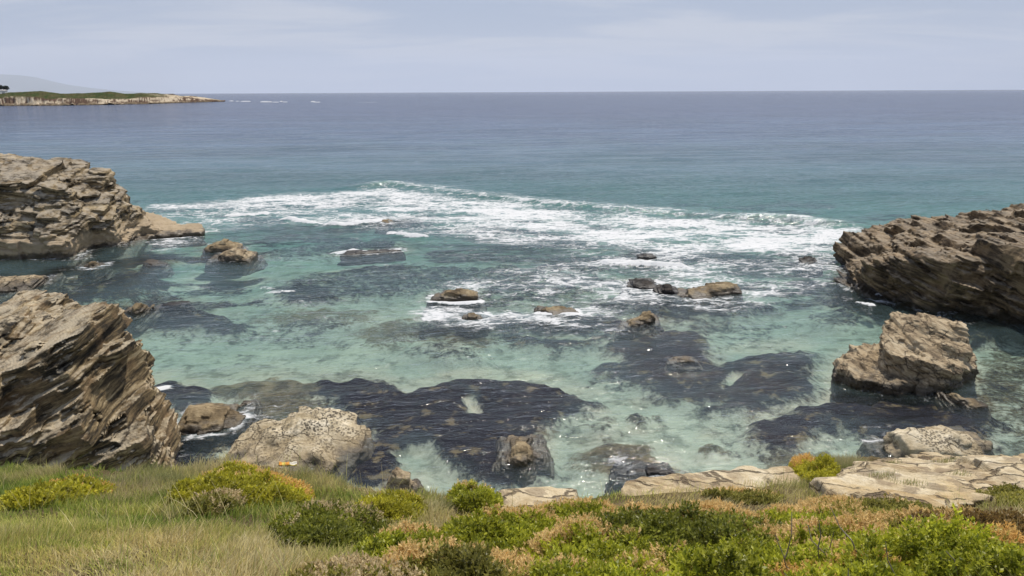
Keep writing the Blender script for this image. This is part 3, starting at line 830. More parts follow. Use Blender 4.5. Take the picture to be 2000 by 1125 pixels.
# white splashes: (pixels, height, width, foam)
caps = [([(1185, 512), (1230, 515), (1280, 518), (1325, 522)], 0.34, 0.65, 0.95), ([(448, 421), (490, 421), (520, 418)], 0.30, 0.6, 0.95), ([(566, 428), (590, 433), (608, 437)], 0.25, 0.6, 1.1),
        ([(655, 441), (690, 441), (745, 434)], 0.30, 0.7, 0.95), ([(764, 457), (800, 461), (828, 464)], 0.25, 0.45, 0.95), ([(660, 494), (690, 490)], 0.2, 0.45, 1.0), ([(690, 489), (780, 485)], 0.1, 0.22, 0.8),
        ([(516, 559), (530, 562)], 0.05, 0.2, 0.5), ([(528, 567), (545, 566), (565, 566)], 0.08, 0.3, 0.62), ([(1678, 592), (1700, 596)], 0.12, 0.25, 1.1), ([(1720, 577), (1735, 583)], 0.12, 0.22, 1.1),
        ([(640, 400), (720, 398)], 0.12, 0.3, 0.0), ([(840, 588), (890, 590), (936, 586)], 0.08, 0.3, 0.95), ([(1060, 612), (1120, 618)], 0.12, 0.4, 1.05), ([(300, 470), (385, 459)], 0.05, 0.25, 0.8), ([(300, 758), (330, 752)], 0.06, 0.2, 0.8), ([(1640, 556), (1660, 570)], 0.03, 0.2, 0.5),
        ([(455, 198), (480, 198)], 0.5, 4.0, 0.9), ([(510, 199), (540, 199)], 0.6, 4.5, 1.1), ([(548, 198), (560, 198)], 0.5, 4.0, 0.9), ([(608, 199), (622, 199)], 0.5, 4.0, 0.9), ([(700, 200), (790, 200)], 0.4, 4.0, 0.45), ([(0, 207), (30, 206)], 0.4, 4.0, 0.9)]
for pl, hh, ww, fo in caps:
    q = UP(pl, 0)
    lo = q.min(0) - 6 * ww; hi = q.max(0) + 6 * ww
    mm = (x > lo[0]) & (x < hi[0]) & (y > lo[1]) & (y < hi[1])
    if not mm.any(): continue
    dd = np.abs(line_d(q, x[mm] + 0.5 * ww * nz2[mm], y[mm] + 0.8 * ww * nz2[mm]))
    g = np.exp(-(dd / ww) ** 2)
    z[mm] += hh * g * (1 + 0.6 * nz2[mm])
    foam[mm] = np.maximum(foam[mm], fo * sstep(0.12, 0.6, g + 0.3 * nz2[mm]))
# wash round the rocks
for ol, amt, ww in ROCK_OUTLINES:
    lo = ol.min(0) - 3; hi = ol.max(0) + 3
    mm = (x > lo[0]) & (x < hi[0]) & (y > lo[1]) & (y < hi[1])
    if not mm.any(): continue
    dd = poly_sd(ol, x[mm], y[mm])
    depth[mm] = np.minimum(depth[mm], 0.12 + 0.75 * np.maximum(dd - 0.1, 0))
    foam[mm] = np.maximum(foam[mm], amt * 0.8 * np.exp(-(np.maximum(dd, 0) / ww) ** 2) * np.clip(0.6 + 1.2 * nz1[mm] + 0.7 * nz2[mm], 0, 1.3))

m, t = new_mat('sea_water')
P = t.n('ShaderNodeNewGeometry').outputs['Position']
xy = t.n('ShaderNodeSeparateXYZ', {'Vector': P})
dp = t.attr('depth').outputs['Fac']; fm = t.attr('foam').outputs['Fac']
flat = t.n('ShaderNodeCombineXYZ', {'X': xy.outputs['X'], 'Y': xy.outputs['Y'], 'Z': 0.0}).outputs[0]
rotd = t.n('ShaderNodeMapping', {'Vector': flat, 'Rotation': (0, 0, -0.14)}).outputs[0]
st = t.vmath('MULTIPLY', rotd, (0.5, 1.35, 1.0))
r1 = t.noise(st, 0.9, 4, 0.6, 0.4)
r2 = t.noise(t.vmath('MULTIPLY', rotd, (0.9, 1.4, 1.0)), 3.4, 3, 0.6, 0.3)
r3 = t.noise(t.vmath('MULTIPLY', rotd, (0.35, 1.2, 1.0)), 0.16, 4, 0.6, 0.2)
farf = t.ss(xy.outputs['Y'], 60.0, 260.0)
nearf = t.math('SUBTRACT', 1.0, farf)
hgt = t.math('ADD', t.math('MULTIPLY', t.math('MULTIPLY', r1, 0.18), t.math('ADD', 0.35, t.math('MULTIPLY', nearf, 0.65))), t.math('MULTIPLY', t.math('ADD', t.math('MULTIPLY', r2, 0.045), t.math('MULTIPLY', t.noise(flat, 9.0, 2, 0.5), 0.016)), nearf))
hgt = t.math('ADD', hgt, t.math('MULTIPLY', r3, t.math('ADD', 0.3, t.math('MULTIPLY', farf, 0.8))))
bump = t.n('ShaderNodeBump', {'Strength': 1.0, 'Distance': 1.0, 'Height': hgt}).outputs[0]
# foam pattern
wv = t.n('ShaderNodeTexNoise', {'Vector': flat, 'Scale': 0.9, 'Detail': 3.0}).outputs['Color']
fw = t.vmath('ADD', t.vmath('MULTIPLY', rotd, (0.75, 1.3, 1.0)), t.vmath('SCALE', t.vmath('SUBTRACT', wv, (0.5, 0.5, 0.5)), None, 1.5))
e1 = t.n('ShaderNodeTexVoronoi', {'Vector': fw, 'Scale': 0.75}, feature='DISTANCE_TO_EDGE').outputs['Distance']
e2 = t.n('ShaderNodeTexVoronoi', {'Vector': fw, 'Scale': 2.1}, feature='DISTANCE_TO_EDGE').outputs['Distance']
l1 = t.ss(e1, 0.30, 0.0); l2 = t.ss(e2, 0.32, 0.0)
fn = t.noise(fw, 3.2, 6, 0.7)
pat = t.math('ADD', t.math('MULTIPLY', l1, 0.30), t.math('ADD', t.math('MULTIPLY', l2, 0.26), t.math('MULTIPLY', t.ss(fn, 0.25, 0.75), 0.44)))
th = t.math('SUBTRACT', 1.0, fm)
ff = t.ss(t.math('SUBTRACT', pat, t.math('MULTIPLY', th, 0.98)), -0.12, 0.40)
ff = t.math('MULTIPLY', ff, t.ss(fm, 0.04, 0.2))
# body of the water
scat = t.ramp(t.math('MULTIPLY', dp, 1 / 12.0), [(0.0, (0.16, 0.235, 0.235)), (0.22, (0.118, 0.195, 0.222)), (0.45, (0.112, 0.178, 0.228)), (0.72, (0.085, 0.128, 0.200)), (1.0, (0.066, 0.088, 0.150))])
pk = t.ss(t.noise(t.vmath('MULTIPLY', rotd, (0.3, 1.0, 1.0)), 0.05, 4, 0.55), 0.35, 0.65, 0.82, 1.15)
sc = t.n('ShaderNodeMix', data_type='RGBA', blend_type='MULTIPLY')
sc.inputs[0].default_value = 1.0
scat = t.mix(t.math('MULTIPLY', t.attr('crest').outputs['Fac'], 0.75), scat, (0.27, 0.40, 0.33))
scat = t.mix(t.ss(fm, 0.1, 1.0, 0.0, 0.8), scat, (0.40, 0.47, 0.49))
t.link(scat, sc.inputs[6])
pc = t.n('ShaderNodeCombineColor', {'Red': pk, 'Green': pk, 'Blue': pk}).outputs[0]
t.link(pc, sc.inputs[7])
ex = lambda k: t.math('POWER', math.e, t.math('MULTIPLY', dp, -k))
tint = t.n('ShaderNodeCombineColor', {'Red': ex(0.265), 'Green': ex(0.052), 'Blue': ex(0.05)}).outputs[0]
tr = t.n('ShaderNodeBsdfTransparent', {'Color': tint})
df = t.n('ShaderNodeBsdfDiffuse', {'Color': sc.outputs[2], 'Normal': bump})
thick = t.math('MAXIMUM', t.math('SUBTRACT', 1.0, ex(0.19)), t.math('MAXIMUM', t.attr('crest').outputs['Fac'], t.ss(fm, 0.1, 1.0, 0.0, 0.75)))
body = t.n('ShaderNodeMixShader', {'Fac': thick, 1: tr.outputs[0], 2: df.outputs[0]})
gl = t.n('ShaderNodeBsdfGlossy', {'Color': (1, 1, 1, 1), 'Roughness': t.math('ADD', 0.06, t.math('MULTIPLY', farf, 0.04)), 'Normal': bump})
fr = t.n('ShaderNodeFresnel', {'IOR': 1.33, 'Normal': bump}).outputs[0]
surf_s = t.n('ShaderNodeMixShader', {'Fac': t.math('MULTIPLY', fr, t.math('SUBTRACT', 0.62, t.math('MULTIPLY', farf, 0.04))), 1: body.outputs[0], 2: gl.outputs[0]})
fb = t.n('ShaderNodeBump', {'Strength': 0.5, 'Distance': 0.15, 'Height': t.math('ADD', fn, r1)}).outputs[0]
fd = t.n('ShaderNodeBsdfDiffuse', {'Color': (0.60, 0.61, 0.62, 1), 'Normal': fb})
allw = t.n('ShaderNodeMixShader', {'Fac': ff, 1: surf_s.outputs[0], 2: fd.outputs[0]})
finish(t, allw.outputs[0])
o = mesh_np('sea_water', np.stack([x, y, z], 1), grid_faces(len(xs), len(ys)), m, attrs={'depth': depth, 'foam': foam, 'crest': crest * np.clip(hb, 0, 1)})
o['kind'] = 'structure'

# ------------------------------------------------------------------ distant coast
def coast():
    shore = [(-260, 210), (0, 207), (100, 206.5), (200, 205), (280, 203.5), (340, 201.5), (390, 200), (440, 198.5)]
    crest = [(-260, 172), (-100, 176), (0, 181), (40, 180), (85, 177.5), (120, 183), (140, 183), (170, 183), (190, 182), (217, 178.5), (245, 182.5), (280, 182.3), (300, 182.5), (340, 184), (352, 187.5), (375, 187.5), (395, 190), (420, 194), (440, 197)]
    sh = np.array([U(*p) for p in shore])
    sp = np.array([p[0] for p in shore], float)
    npx = 700
    pxs = np.linspace(-260, 440, npx)
    shx = np.interp(pxs, sp, sh[:, 0]); shy = np.interp(pxs, sp, sh[:, 1])
    cpy = np.interp(pxs, [c[0] for c in crest], [c[1] for c in crest])
    V = 46
    verts = np.zeros((npx, V, 3)); green = np.zeros((npx, V)); tone = np.zeros((npx, V))
    for i in range(npx):
        ztop = D(pxs[i], cpy[i], shy[i] + 70)[2]
        dxy = np.array([shx[i], shy[i]]); dxy = dxy / np.linalg.norm(dxy)
        for j in range(V):
            s = j / (V - 1)
            verts[i, j] = (shx[i] + dxy[0] * (s * 160 - 4), shy[i] + dxy[1] * (s * 160 - 4), 0)
            verts[i, j, 2] = ztop
    tipn = np.interp(pxs, [300, 420], [1, 0.4])[:, None]
    S = np.linspace(0, 1, V)[None, :] * np.ones((npx, 1))
    gx = verts[:, :, 0]; gy = verts[:, :, 1]
    n = fbm(gx * 0.05, gy * 0.05, gx * 0 + 3, 5, 0.6); n2 = fbm(gx * 0.25, gy * 0.12, gx * 0 + 9, 4, 0.6)
    ztop = verts[:, :, 2]
    # shore shelf, pale cliff, sloping heath, crest, back slope
    n4 = fbm(gx[:, :1] * 0.018, gy[:, :1] * 0 + 2, gx[:, :1] * 0 + 6, 4, 0.6)
    cliff = np.clip(np.minimum(ztop * 0.66, 7.5 + 9.0 * n4), 1.8, None)
    q = S * 164 + 14 * n[:, 10:11]
    h = np.interp(q, [0, 4, 16], [-1.0, 0.8, 1.6]) + 0 * q
    h = h + sstep(14, 26 + 5 * n2, q) * (cliff - 1.6)
    h = h + sstep(26, 72, q) * (ztop - cliff)
    h = h - sstep(80, 160, q) * (ztop + 2)
    step = np.sin(h * 3.0 + gx * 0.12) * 0.35
    h = h + 1.3 * np.clip(n, -0.2, 1) * sstep(28, 70, q) * tipn + 2.2 * np.clip(n2 + 0.5 * n, -0.25, 1) * sstep(22, 10, q) * sstep(0, 5, q)
    h = h + n2 * 1.1 * sstep(3, 14, q) * sstep(60, 25, q) + step * sstep(5, 15, q) * sstep(40, 25, q)
    verts[:, :, 2] = h
    tipf = np.interp(pxs, [280, 350], [1, 0])[:, None]
    green = sstep(24, 30, q + 5 * n2 + 6 * n) * tipf + 0.6 * sstep(0.1, 0.3, n) * sstep(26, 40, q) * (1 - tipf)
    n5 = fbm(gx * 0.06 + h * 0.35, gy * 0.02, h * 0.5, 4, 0.65)
    tone = np.clip(0.52 + 1.9 * n5 + 0.5 * n2, 0, 1)
    c = np.zeros((npx, V, 3))
    pale = np.array([0.62, 0.53, 0.40]); brn = np.array([0.13, 0.085, 0.062]); shelf = np.array([0.22, 0.175, 0.12])
    gr = np.array([0.060, 0.080, 0.030]); gr2 = np.array([0.10, 0.095, 0.045])
    cl = brn + (pale - brn) * sstep(0.25, 0.62, tone)[..., None]
    cl = cl + (shelf - cl) * sstep(16, 11, q)[..., None]
    cl = cl + (np.array([0.05, 0.042, 0.036]) - cl) * sstep(1.0, 0.4, h)[..., None]
    gg = gr + (gr2 - gr) * sstep(0.3, 0.7, 0.5 + 1.2 * n2)[..., None]
    c = cl + (gg - cl) * green[..., None]
    m, t = new_mat('distant_coast')
    cc = t.n('ShaderNodeVertexColor', layer_name='tint').outputs['Color']
    P = t.n('ShaderNodeNewGeometry').outputs['Position']
    nz = t.noise(P, 0.4, 5, 0.7)
    cc = t.mix(t.ss(nz, 0.3, 0.7), cc, t.mix(1.0, cc, (0.55, 0.53, 0.5), 'MULTIPLY'))
    bp = t.n('ShaderNodeBump', {'Strength': 0.8, 'Distance': 1.5, 'Height': nz}).outputs[0]
    finish(t, t.n('ShaderNodeBsdfDiffuse', {'Color': cc, 'Normal': bp}).outputs[0])
    o = mesh_np('distant_headland', verts.reshape(-1, 3), grid_faces(npx, V), m, color=c.reshape(-1, 3))
    o['kind'] = 'structure'
    return verts, pxs


cv_, cpx_ = coast()


def coast_point(px, s):
    i = int(np.argmin(np.abs(cpx_ - px)))
    return cv_[i, int(s * 45)]


def solid_mat(name, c, rough=0.8, noise=None):
    m, t = new_mat(name)
    P = t.n('ShaderNodeNewGeometry').outputs['Position']
    cc = t.mix(t.ss(t.noise(P, noise or 2.0, 4, 0.6), 0.3, 0.7, 0, 0.5), c, tuple(q * 0.65 for q in c))
    finish(t, t.n('ShaderNodeBsdfPrincipled', {'Base Color': cc, 'Roughness': rough}).outputs[0])
    return m


def boxv(cx, cy, z0, sx, sy, sz):
    v = [(cx + a * sx / 2, cy + b * sy / 2, z0 + c * sz) for c in (0, 1) for b in (-1, 1) for a in (-1, 1)]
    f = [(0, 2, 3, 1), (4, 5, 7, 6), (0, 1, 5, 4), (1, 3, 7, 5), (3, 2, 6, 7), (2, 0, 4, 6)]
    return np.array(v), np.array(f)


def house(px, s, w, dpt, h, label):
    p = coast_point(px, s)
    root = empty('house', (p[0], p[1], p[2] - 0.3))
    tag(root, label, 'house', 'houses on the far headland')
    v, f = boxv(0, 0, 0, w, dpt, h)
    mesh_np('wall', v, f, m_white, root, smooth=False)
    rv = np.array([(-w / 2 - .3, -dpt / 2 - .3, h + .01), (w / 2 + .3, -dpt / 2 - .3, h + .01), (w / 2 + .3, dpt / 2 + .3, h + .01), (-w / 2 - .3, dpt / 2 + .3, h + .01), (-w / 2, 0, h + 1.3), (w / 2, 0, h + 1.3)])
    rf = np.array([(0, 1, 5, 4), (2, 3, 4, 5), (1, 2, 5, 5), (3, 0, 4, 4), (3, 2, 1, 0)])
    me = bpy.data.meshes.new('roof'); me.from_pydata(rv.tolist(), [], [(0, 1, 5, 4), (2, 3, 4, 5), (1, 2, 5), (3, 0, 4), (3, 2, 1, 0)])
    o = bpy.data.objects.new('roof', me); COL.objects.link(o); me.materials.append(m_roof); o.parent = root


m_white = solid_mat('white_render', (0.78, 0.77, 0.74)); m_roof = solid_mat('grey_roof', (0.45, 0.43, 0.42))
house(2, 0.36, 6.5, 5, 3.2, 'small white house at the picture edge, left one below the dark trees')
house(12, 0.38, 5.5, 4, 2.6, 'small white house right of the other one, under the dark trees')


def leaf_crown(n, rad, size, c0, c1, seed):
    r = np.random.default_rng(seed)
    p = r.normal(size=(n, 3)); p /= np.linalg.norm(p, axis=1)[:, None]
    p *= (r.random(n) ** 0.4)[:, None]
    lum = fbm(p[:, 0] * 2.5, p[:, 1] * 2.5, p[:, 2] * 2.5 + seed, 3)
    p *= (1 + 0.35 * lum)[:, None] * np.asarray(rad)
    a = r.normal(size=(n, 3)); a /= np.linalg.norm(a, axis=1)[:, None]
    b = np.cross(a, r.normal(size=(n, 3))); b /= np.linalg.norm(b, axis=1)[:, None]
    s = size * (0.6 + 0.8 * r.random((n, 1)))
    v = np.stack([p - a * s, p + b * s * 0.5, p + a * s, p - b * s * 0.5], 1).reshape(-1, 3)
    f = np.arange(4 * n).reshape(n, 4)
    k = r.random((n, 1))
    c = np.asarray(c0) * (1 - k) + np.asarray(c1) * k
    return v, f, np.repeat(c, 4, 0)


def leaf_mat(name, rough=0.6, trans=0.25):
    m, t = new_mat(name)
    cc = t.n('ShaderNodeVertexColor', layer_name='tint').outputs['Color']
    d = t.n('ShaderNodeBsdfPrincipled', {'Base Color': cc, 'Roughness': rough})
    d.inputs['Specular IOR Level'].default_value = 0.25
    tl = t.n('ShaderNodeBsdfTranslucent', {'Color': cc})
    finish(t, t.n('ShaderNodeMixShader', {'Fac': trans, 1: d.outputs[0], 2: tl.outputs[0]}).outputs[0])
    return m


m_leaf = leaf_mat('leaves')
m_bark = solid_mat('bark', (0.10, 0.085, 0.07))


def tube(p0, p1, r0, r1, k=6):
    p0 = np.asarray(p0, float); p1 = np.asarray(p1, float)
    d = p1 - p0; d /= np.linalg.norm(d)
    a = np.cross(d, (0.3, 0.9, 0.2)); a /= np.linalg.norm(a); b = np.cross(d, a)
    an = np.arange(k) / k * 2 * math.pi
    ring = np.cos(an)[:, None] * a + np.sin(an)[:, None] * b
    v = np.concatenate([p0 + ring * r0, p1 + ring * r1])
    f = np.array([(i, (i + 1) % k, k + (i + 1) % k, k + i) for i in range(k)])
    return v, f


def far_tree(px, s, h, w, label, seed):
    p = coast_point(px, s)
    root = empty('tree', (p[0], p[1], p[2] - 0.2))
    tag(root, label, 'tree', 'trees on the far headland')
    v, f = tube((0, 0, 0), (0.3, 0, h * 0.65), 0.35, 0.18)
    mesh_np('trunk', v, f, m_bark, root)
    v, f, c = leaf_crown(900, (w, w * 0.8, h * 0.3), 0.55, (0.018, 0.028, 0.022), (0.035, 0.05, 0.035), seed)
    v[:, 2] += h * 0.72
    mesh_np('crown', v, f, m_leaf, root, smooth=False, color=c)


far_tree(-4, 0.52, 9.5, 4.2, 'dark rounded tree at the picture edge above the white houses', 1)
far_tree(5, 0.55, 9.0, 3.8, 'dark tree in the middle of the trio above the white houses', 2)
far_tree(16, 0.53, 7.0, 4.0, 'lowest dark tree of the trio, its crown sloping down seaward', 3)

# white water breaking on the shoals beyond the headland tip
vs = []; fs = []; off = 0
rs = np.random.default_rng(5)
for xa, xb, yp, hh in ((448, 456, 197.5, .7), (462, 466, 198, .6), (470, 490, 198.5, 1.1), (508, 532, 199.5, 1.4), (533, 545, 199.8, .6), (547, 552, 198.8, 1.3), (553, 562, 199.5, .5), (607, 616, 199.0, 1.0), (612, 626, 199.8, .5), (0, 26, 206.8, .9), (24, 30, 205.6, 1.2), (70, 78, 205.8, .6), (150, 160, 205.2, .5)):
    A_ = U(xa, yp, 0); B_ = U(xb, yp, 0)
    L = 24
    for i in range(L):
        k = i / (L - 1)
        c = A_ * (1 - k) + B_ * k
        e_ = math.sin(math.pi * min(max(k, 0.02), 0.98)) ** 0.5 * (0.5 + 0.7 * rs.random())
        for dy_, hz in ((-7, -0.1), (-3, 0.5), (0, 1.0), (3, 0.6), (9, -0.1)):
            vs.append((c[0], c[1] + dy_ * e_, max(hz, 0) * hh * 0.8 * e_ + (0.25 if hz > 0 else -0.2)))
    for f_ in grid_faces(L, 5): fs.append(f_ + off)
    off += L * 5
o = mesh_np('surf', np.array(vs), np.array(fs), solid_mat('white_water', (0.48, 0.50, 0.53), 0.9, 0.2))
o['kind'] = 'stuff'

# far mountain, a real ridge 9 km away
mc = [(-700, 120), (-300, 138), (-100, 146), (0, 145), (40, 147), (70, 151), (100, 158), (130, 165), (180, 172), (230, 177), (300, 181.5), (340, 183.5)]
pxs = np.linspace(-700, 340, 160)
pts = []
for px in pxs:
    py = np.interp(px, [c[0] for c in mc], [c[1] for c in mc])
    top = D(px, py, 56000)
    for s, hh in ((-1, 0), (-0.6, 0.35), (-0.3, 0.75), (0, 1), (0.4, 0.7), (1, 0)):
        zz = max(top[2], 5) * hh - 60 * (hh == 0)
        k = 1 + 0.12 * s
        pts.append((top[0] * k, top[1] * k, zz))
o = mesh_np('mountain', np.array(pts), grid_faces(160, 6), solid_mat('mountain_heath', (0.07, 0.09, 0.06), 0.95, 0.001))
o['kind'] = 'structure'

# ------------------------------------------------------------------ clifftop ground
GP = [D(*p) for p in (
    (-300, 1125, 2.3), (0, 1125, 2.3), (500, 1125, 2.3), (1000, 1130, 2.3), (1500, 1130, 2.3), (2000, 1130, 2.3), (2300, 1130, 2.3),
    (-300, 1040, 3.3), (0, 1040, 3.3), (400, 1040, 3.3), (800, 1060, 3.2), (1200, 1060, 3.2), (1600, 1070, 3.2), (2000, 1060, 3.3), (2300, 1060, 3.3),
    (-300, 970, 4.4), (0, 970, 4.4), (300, 970, 4.4), (600, 985, 4.3), (900, 995, 4.2), (1200, 985, 4.3), (1500, 990, 4.3), (1800, 1010, 4.1), (2000, 990, 4.3), (2300, 980, 4.3),
    (-300, 925, 5.5), (0, 922, 5.5), (200, 920, 5.5), (360, 925, 5.4), (450, 905, 5.6), (560, 930, 5.4), (700, 950, 5.1), (850, 958, 5.0), (1000, 958, 5.0), (1120, 950, 5.1), (1250, 940, 5.3), (1400, 925, 5.6), (1550, 915, 5.9),
    (1600, 905, 6.3), (1680, 905, 6.3), (1650, 940, 5.6), (1560, 950, 5.3), (1690, 985, 4.6), (1800, 990, 4.7), (1880, 990, 4.7), (2000, 970, 5.0), (1900, 930, 6.0), (2000, 910, 6.5), (2200, 900, 6.5), (1800, 900, 6.5))]
GP = [np.array([g[0], g[1], g[2] - 0.05 - 0.10 * float(sstep(-1.6, -0.2, g[0]))]) for g in GP]
GP += [np.array([xx, yy, zz]) for xx in (-5, -2, 0, 2, 5) for yy, zz in ((0, 10.42), (-2, 10.6))]
GP = np.array(GP)
# smooth spline through the control points
for g in GP:
    if g[0] > 2.0 and 4.05 < g[1] < 5.25: g[2] += 0.07
_e2 = 0.4


def _phi(d2): return np.sqrt(d2 + _e2)


_A = _phi(((GP[:, None, :2] - GP[None, :, :2]) ** 2).sum(-1)) + np.eye(len(GP)) * -0.06
_m = GP[:, 2].mean()
_wt = np.linalg.solve(_A, GP[:, 2] - _m)
EDGE = np.array([D(*p)[:2] for p in ((-600, 915, 5.75), (0, 912, 5.75), (360, 912, 5.7), (440, 893, 5.95), (560, 915, 5.7), (680, 935, 5.4), (800, 945, 5.25), (985, 950, 5.15), (1110, 945, 5.25), (1250, 925, 5.6), (1400, 910, 5.9), (1545, 900, 6.25), (1560, 872, 6.9), (1680, 868, 7.0), (1740, 868, 7.2), (2000, 862, 7.5), (2400, 850, 7.8))])


LEDGE_POLY = np.array([D(*p)[:2] for p in ((1690, 905, 6.3), (1740, 872, 7.2), (2010, 860, 7.7), (2300, 860, 7.7), (2300, 940, 5.7), (2010, 932, 5.85), (1890, 945, 5.45), (1800, 966, 5.15), (1690, 962, 5.1), (1670, 940, 5.55), (1740, 925, 5.9))])


def ground_z(x, y, detail=True):
    x = np.asarray(x, float); y = np.asarray(y, float)
    xc = np.clip(x, -5.5, 6.2); yc = np.clip(y, -3, 7.6)
    z = _m + 0 * x
    for g, wq in zip(GP, _wt):
        z = z + wq * _phi((xc - g[0]) ** 2 + (yc - g[1]) ** 2)
    ye = np.interp(x, EDGE[:, 0], EDGE[:, 1])
    over = np.maximum(y - ye, 0)
    zz = np.minimum(z, 11.0) - 2.6 * over - 0.12 * np.minimum(over, 0.3)
    if detail:
        zz = zz + 0.045 * fbm(x * 1.6, y * 1.6, x * 0 + 3, 4) * (over < 0.5)
    zz = zz - 0.22 * sstep(0.12, -0.15, poly_sd(LEDGE_POLY, x, y))
    return zz


def hit(px, py, lift=0.05):
    """photo pixel -> point on the clifftop ground"""
    d = ray(px, py)
    tt = np.linspace(1.5, 12, 700)
    X = d[0] * tt; Yq = d[1] * tt; Zq = EYE + d[2] * tt
    g = ground_z(X, Yq, False)
    up = g + lift
    i = np.argmax(Zq < up) if (Zq < up).any() else np.argmin(np.abs(Yq - 5.8))
    return np.array([X[i], Yq[i], g[i]])


xs = np.arange(-9, 9.5, 0.06); ys = np.arange(-3, 11.5, 0.06)
X, Y = np.meshgrid(xs, ys, indexing='ij')
Z = ground_z(X.ravel(), Y.ravel())
Z = np.maximum(Z, -1.5)
m, t = new_mat('clifftop_soil')
P = t.n('ShaderNodeNewGeometry').outputs['Position']
n1 = t.noise(P, 3.0, 6, 0.7); n2 = t.noise(P, 40.0, 4, 0.7)
col = t.ramp(n1, [(0.3, (0.05, 0.038, 0.022)), (0.5, (0.10, 0.08, 0.042)), (0.7, (0.17, 0.13, 0.075))])
col = t.mix(t.ss(n2, 0.35, 0.7, 0, 0.6), col, (0.20, 0.155, 0.085))
bp = t.n('ShaderNodeBump', {'Strength': 0.9, 'Distance': 0.03, 'Height': n2}).outputs[0]
finish(t, t.n('ShaderNodeBsdfDiffuse', {'Color': col, 'Normal': bp}).outputs[0])
o = mesh_np('ground', np.stack([X.ravel(), Y.ravel(), Z], 1), grid_faces(len(xs), len(ys)), m)
o['kind'] = 'structure'

# pale rock ledges at the edge
LEDGE = dict(bed=(0.04, 0.10, 0.99), vx=0.026, th=0.15, amp=0.03, blk=0.6, lean=0.02, rough=0.03, foam=0, scales=3, kk=0.05, zlo=7.2)
ot = [D(*p) for p in ((1500, 935, 5.5), (1560, 925, 6.0), (1640, 900, 6.6), (1712, 884, 6.95), (1760, 874, 7.2), (1850, 876, 7.3), (1930, 868, 7.5), (2010, 860, 7.7), (2200, 850, 7.9), (2300, 900, 6.2), (2150, 960, 5.2), (1980, 990, 4.75), (1870, 1000, 4.5), (1760, 1000, 4.5), (1640, 985, 4.6))]
build_rock('rock_ledge', ot, ot + [D(*p) for p in ((1800, 940, 5.6), (1900, 920, 6.1), (1990, 930, 5.9), (1720, 940, 5.55), (1800, 910, 6.3))], 'broad pale yellow rock ledge beyond the shrubs, under the brown headland', 'rock ledge', m_ledge, seed=41, e=0.25, **LEDGE)
ot = [D(*p) for p in ((1210, 938, 5.35), (1235, 925, 5.6), (1300, 918, 5.75), (1360, 906, 6.0), (1430, 902, 6.1), (1500, 898, 6.3), (1560, 897, 6.4), (1560, 920, 5.8), (1400, 934, 5.45), (1290, 942, 5.25))]
ot = [p + np.array([0, -0.03, -0.02 if i_ in (1, 2, 3, 4, 5, 6) else -0.16]) for i_, p in enumerate(ot)]
LEDGE.update(lean=0.0, th=0.07, blk=0.22, amp=0.008, rough=0.03, wts=(0.6, 0.2, 0.2))
build_rock('rock_ledge', ot, ot, 'narrow pale rock rim along the grass edge, left of the golden bush', 'rock ledge', m_ledge, seed=43, e=0.2, **LEDGE)
ot = [D(*p) for p in ((950, 970, 4.85), (970, 944, 5.30), (1040, 940, 5.38), (1130, 936, 5.45), (1150, 965, 4.9), (1050, 978, 4.7))]
ot = [p + np.array([0, -0.03, -0.02 if i_ in (1, 2, 3) else -0.14]) for i_, p in enumerate(ot)]
build_rock('rock_ledge', ot, ot, 'short pale rock rim at the edge beside the round mixed shrub', 'rock ledge', m_ledge, seed=45, e=0.2, **LEDGE)

# ------------------------------------------------------------------ shrubs
m_shrub = leaf_mat('shrub_leaves', 0.42, 0.4)
m_dry = leaf_mat('dry_sprigs', 0.8, 0.38)
m_twig = solid_mat('twigs', (0.24, 0.20, 0.155), 0.9, 20.0)
G_BRIGHT = ((0.13, 0.165, 0.012), (0.56, 0.56, 0.05))
G_YELL = ((0.26, 0.26, 0.02), (0.68, 0.62, 0.06))
G_DARK = ((0.08, 0.10, 0.014), (0.33, 0.34, 0.045))
G_OLIVE = ((0.14, 0.14, 0.02), (0.44, 0.40, 0.09))
G_RED = ((0.14, 0.08, 0.025), (0.34, 0.24, 0.08))
D_TAN = ((0.52, 0.36, 0.13), (0.86, 0.66, 0.32))
D_ORANGE = ((0.54, 0.33, 0.09), (0.84, 0.58, 0.21))
D_GREY = ((0.42, 0.33, 0.17), (0.70, 0.57, 0.34))

SHRUB_ZONES = []


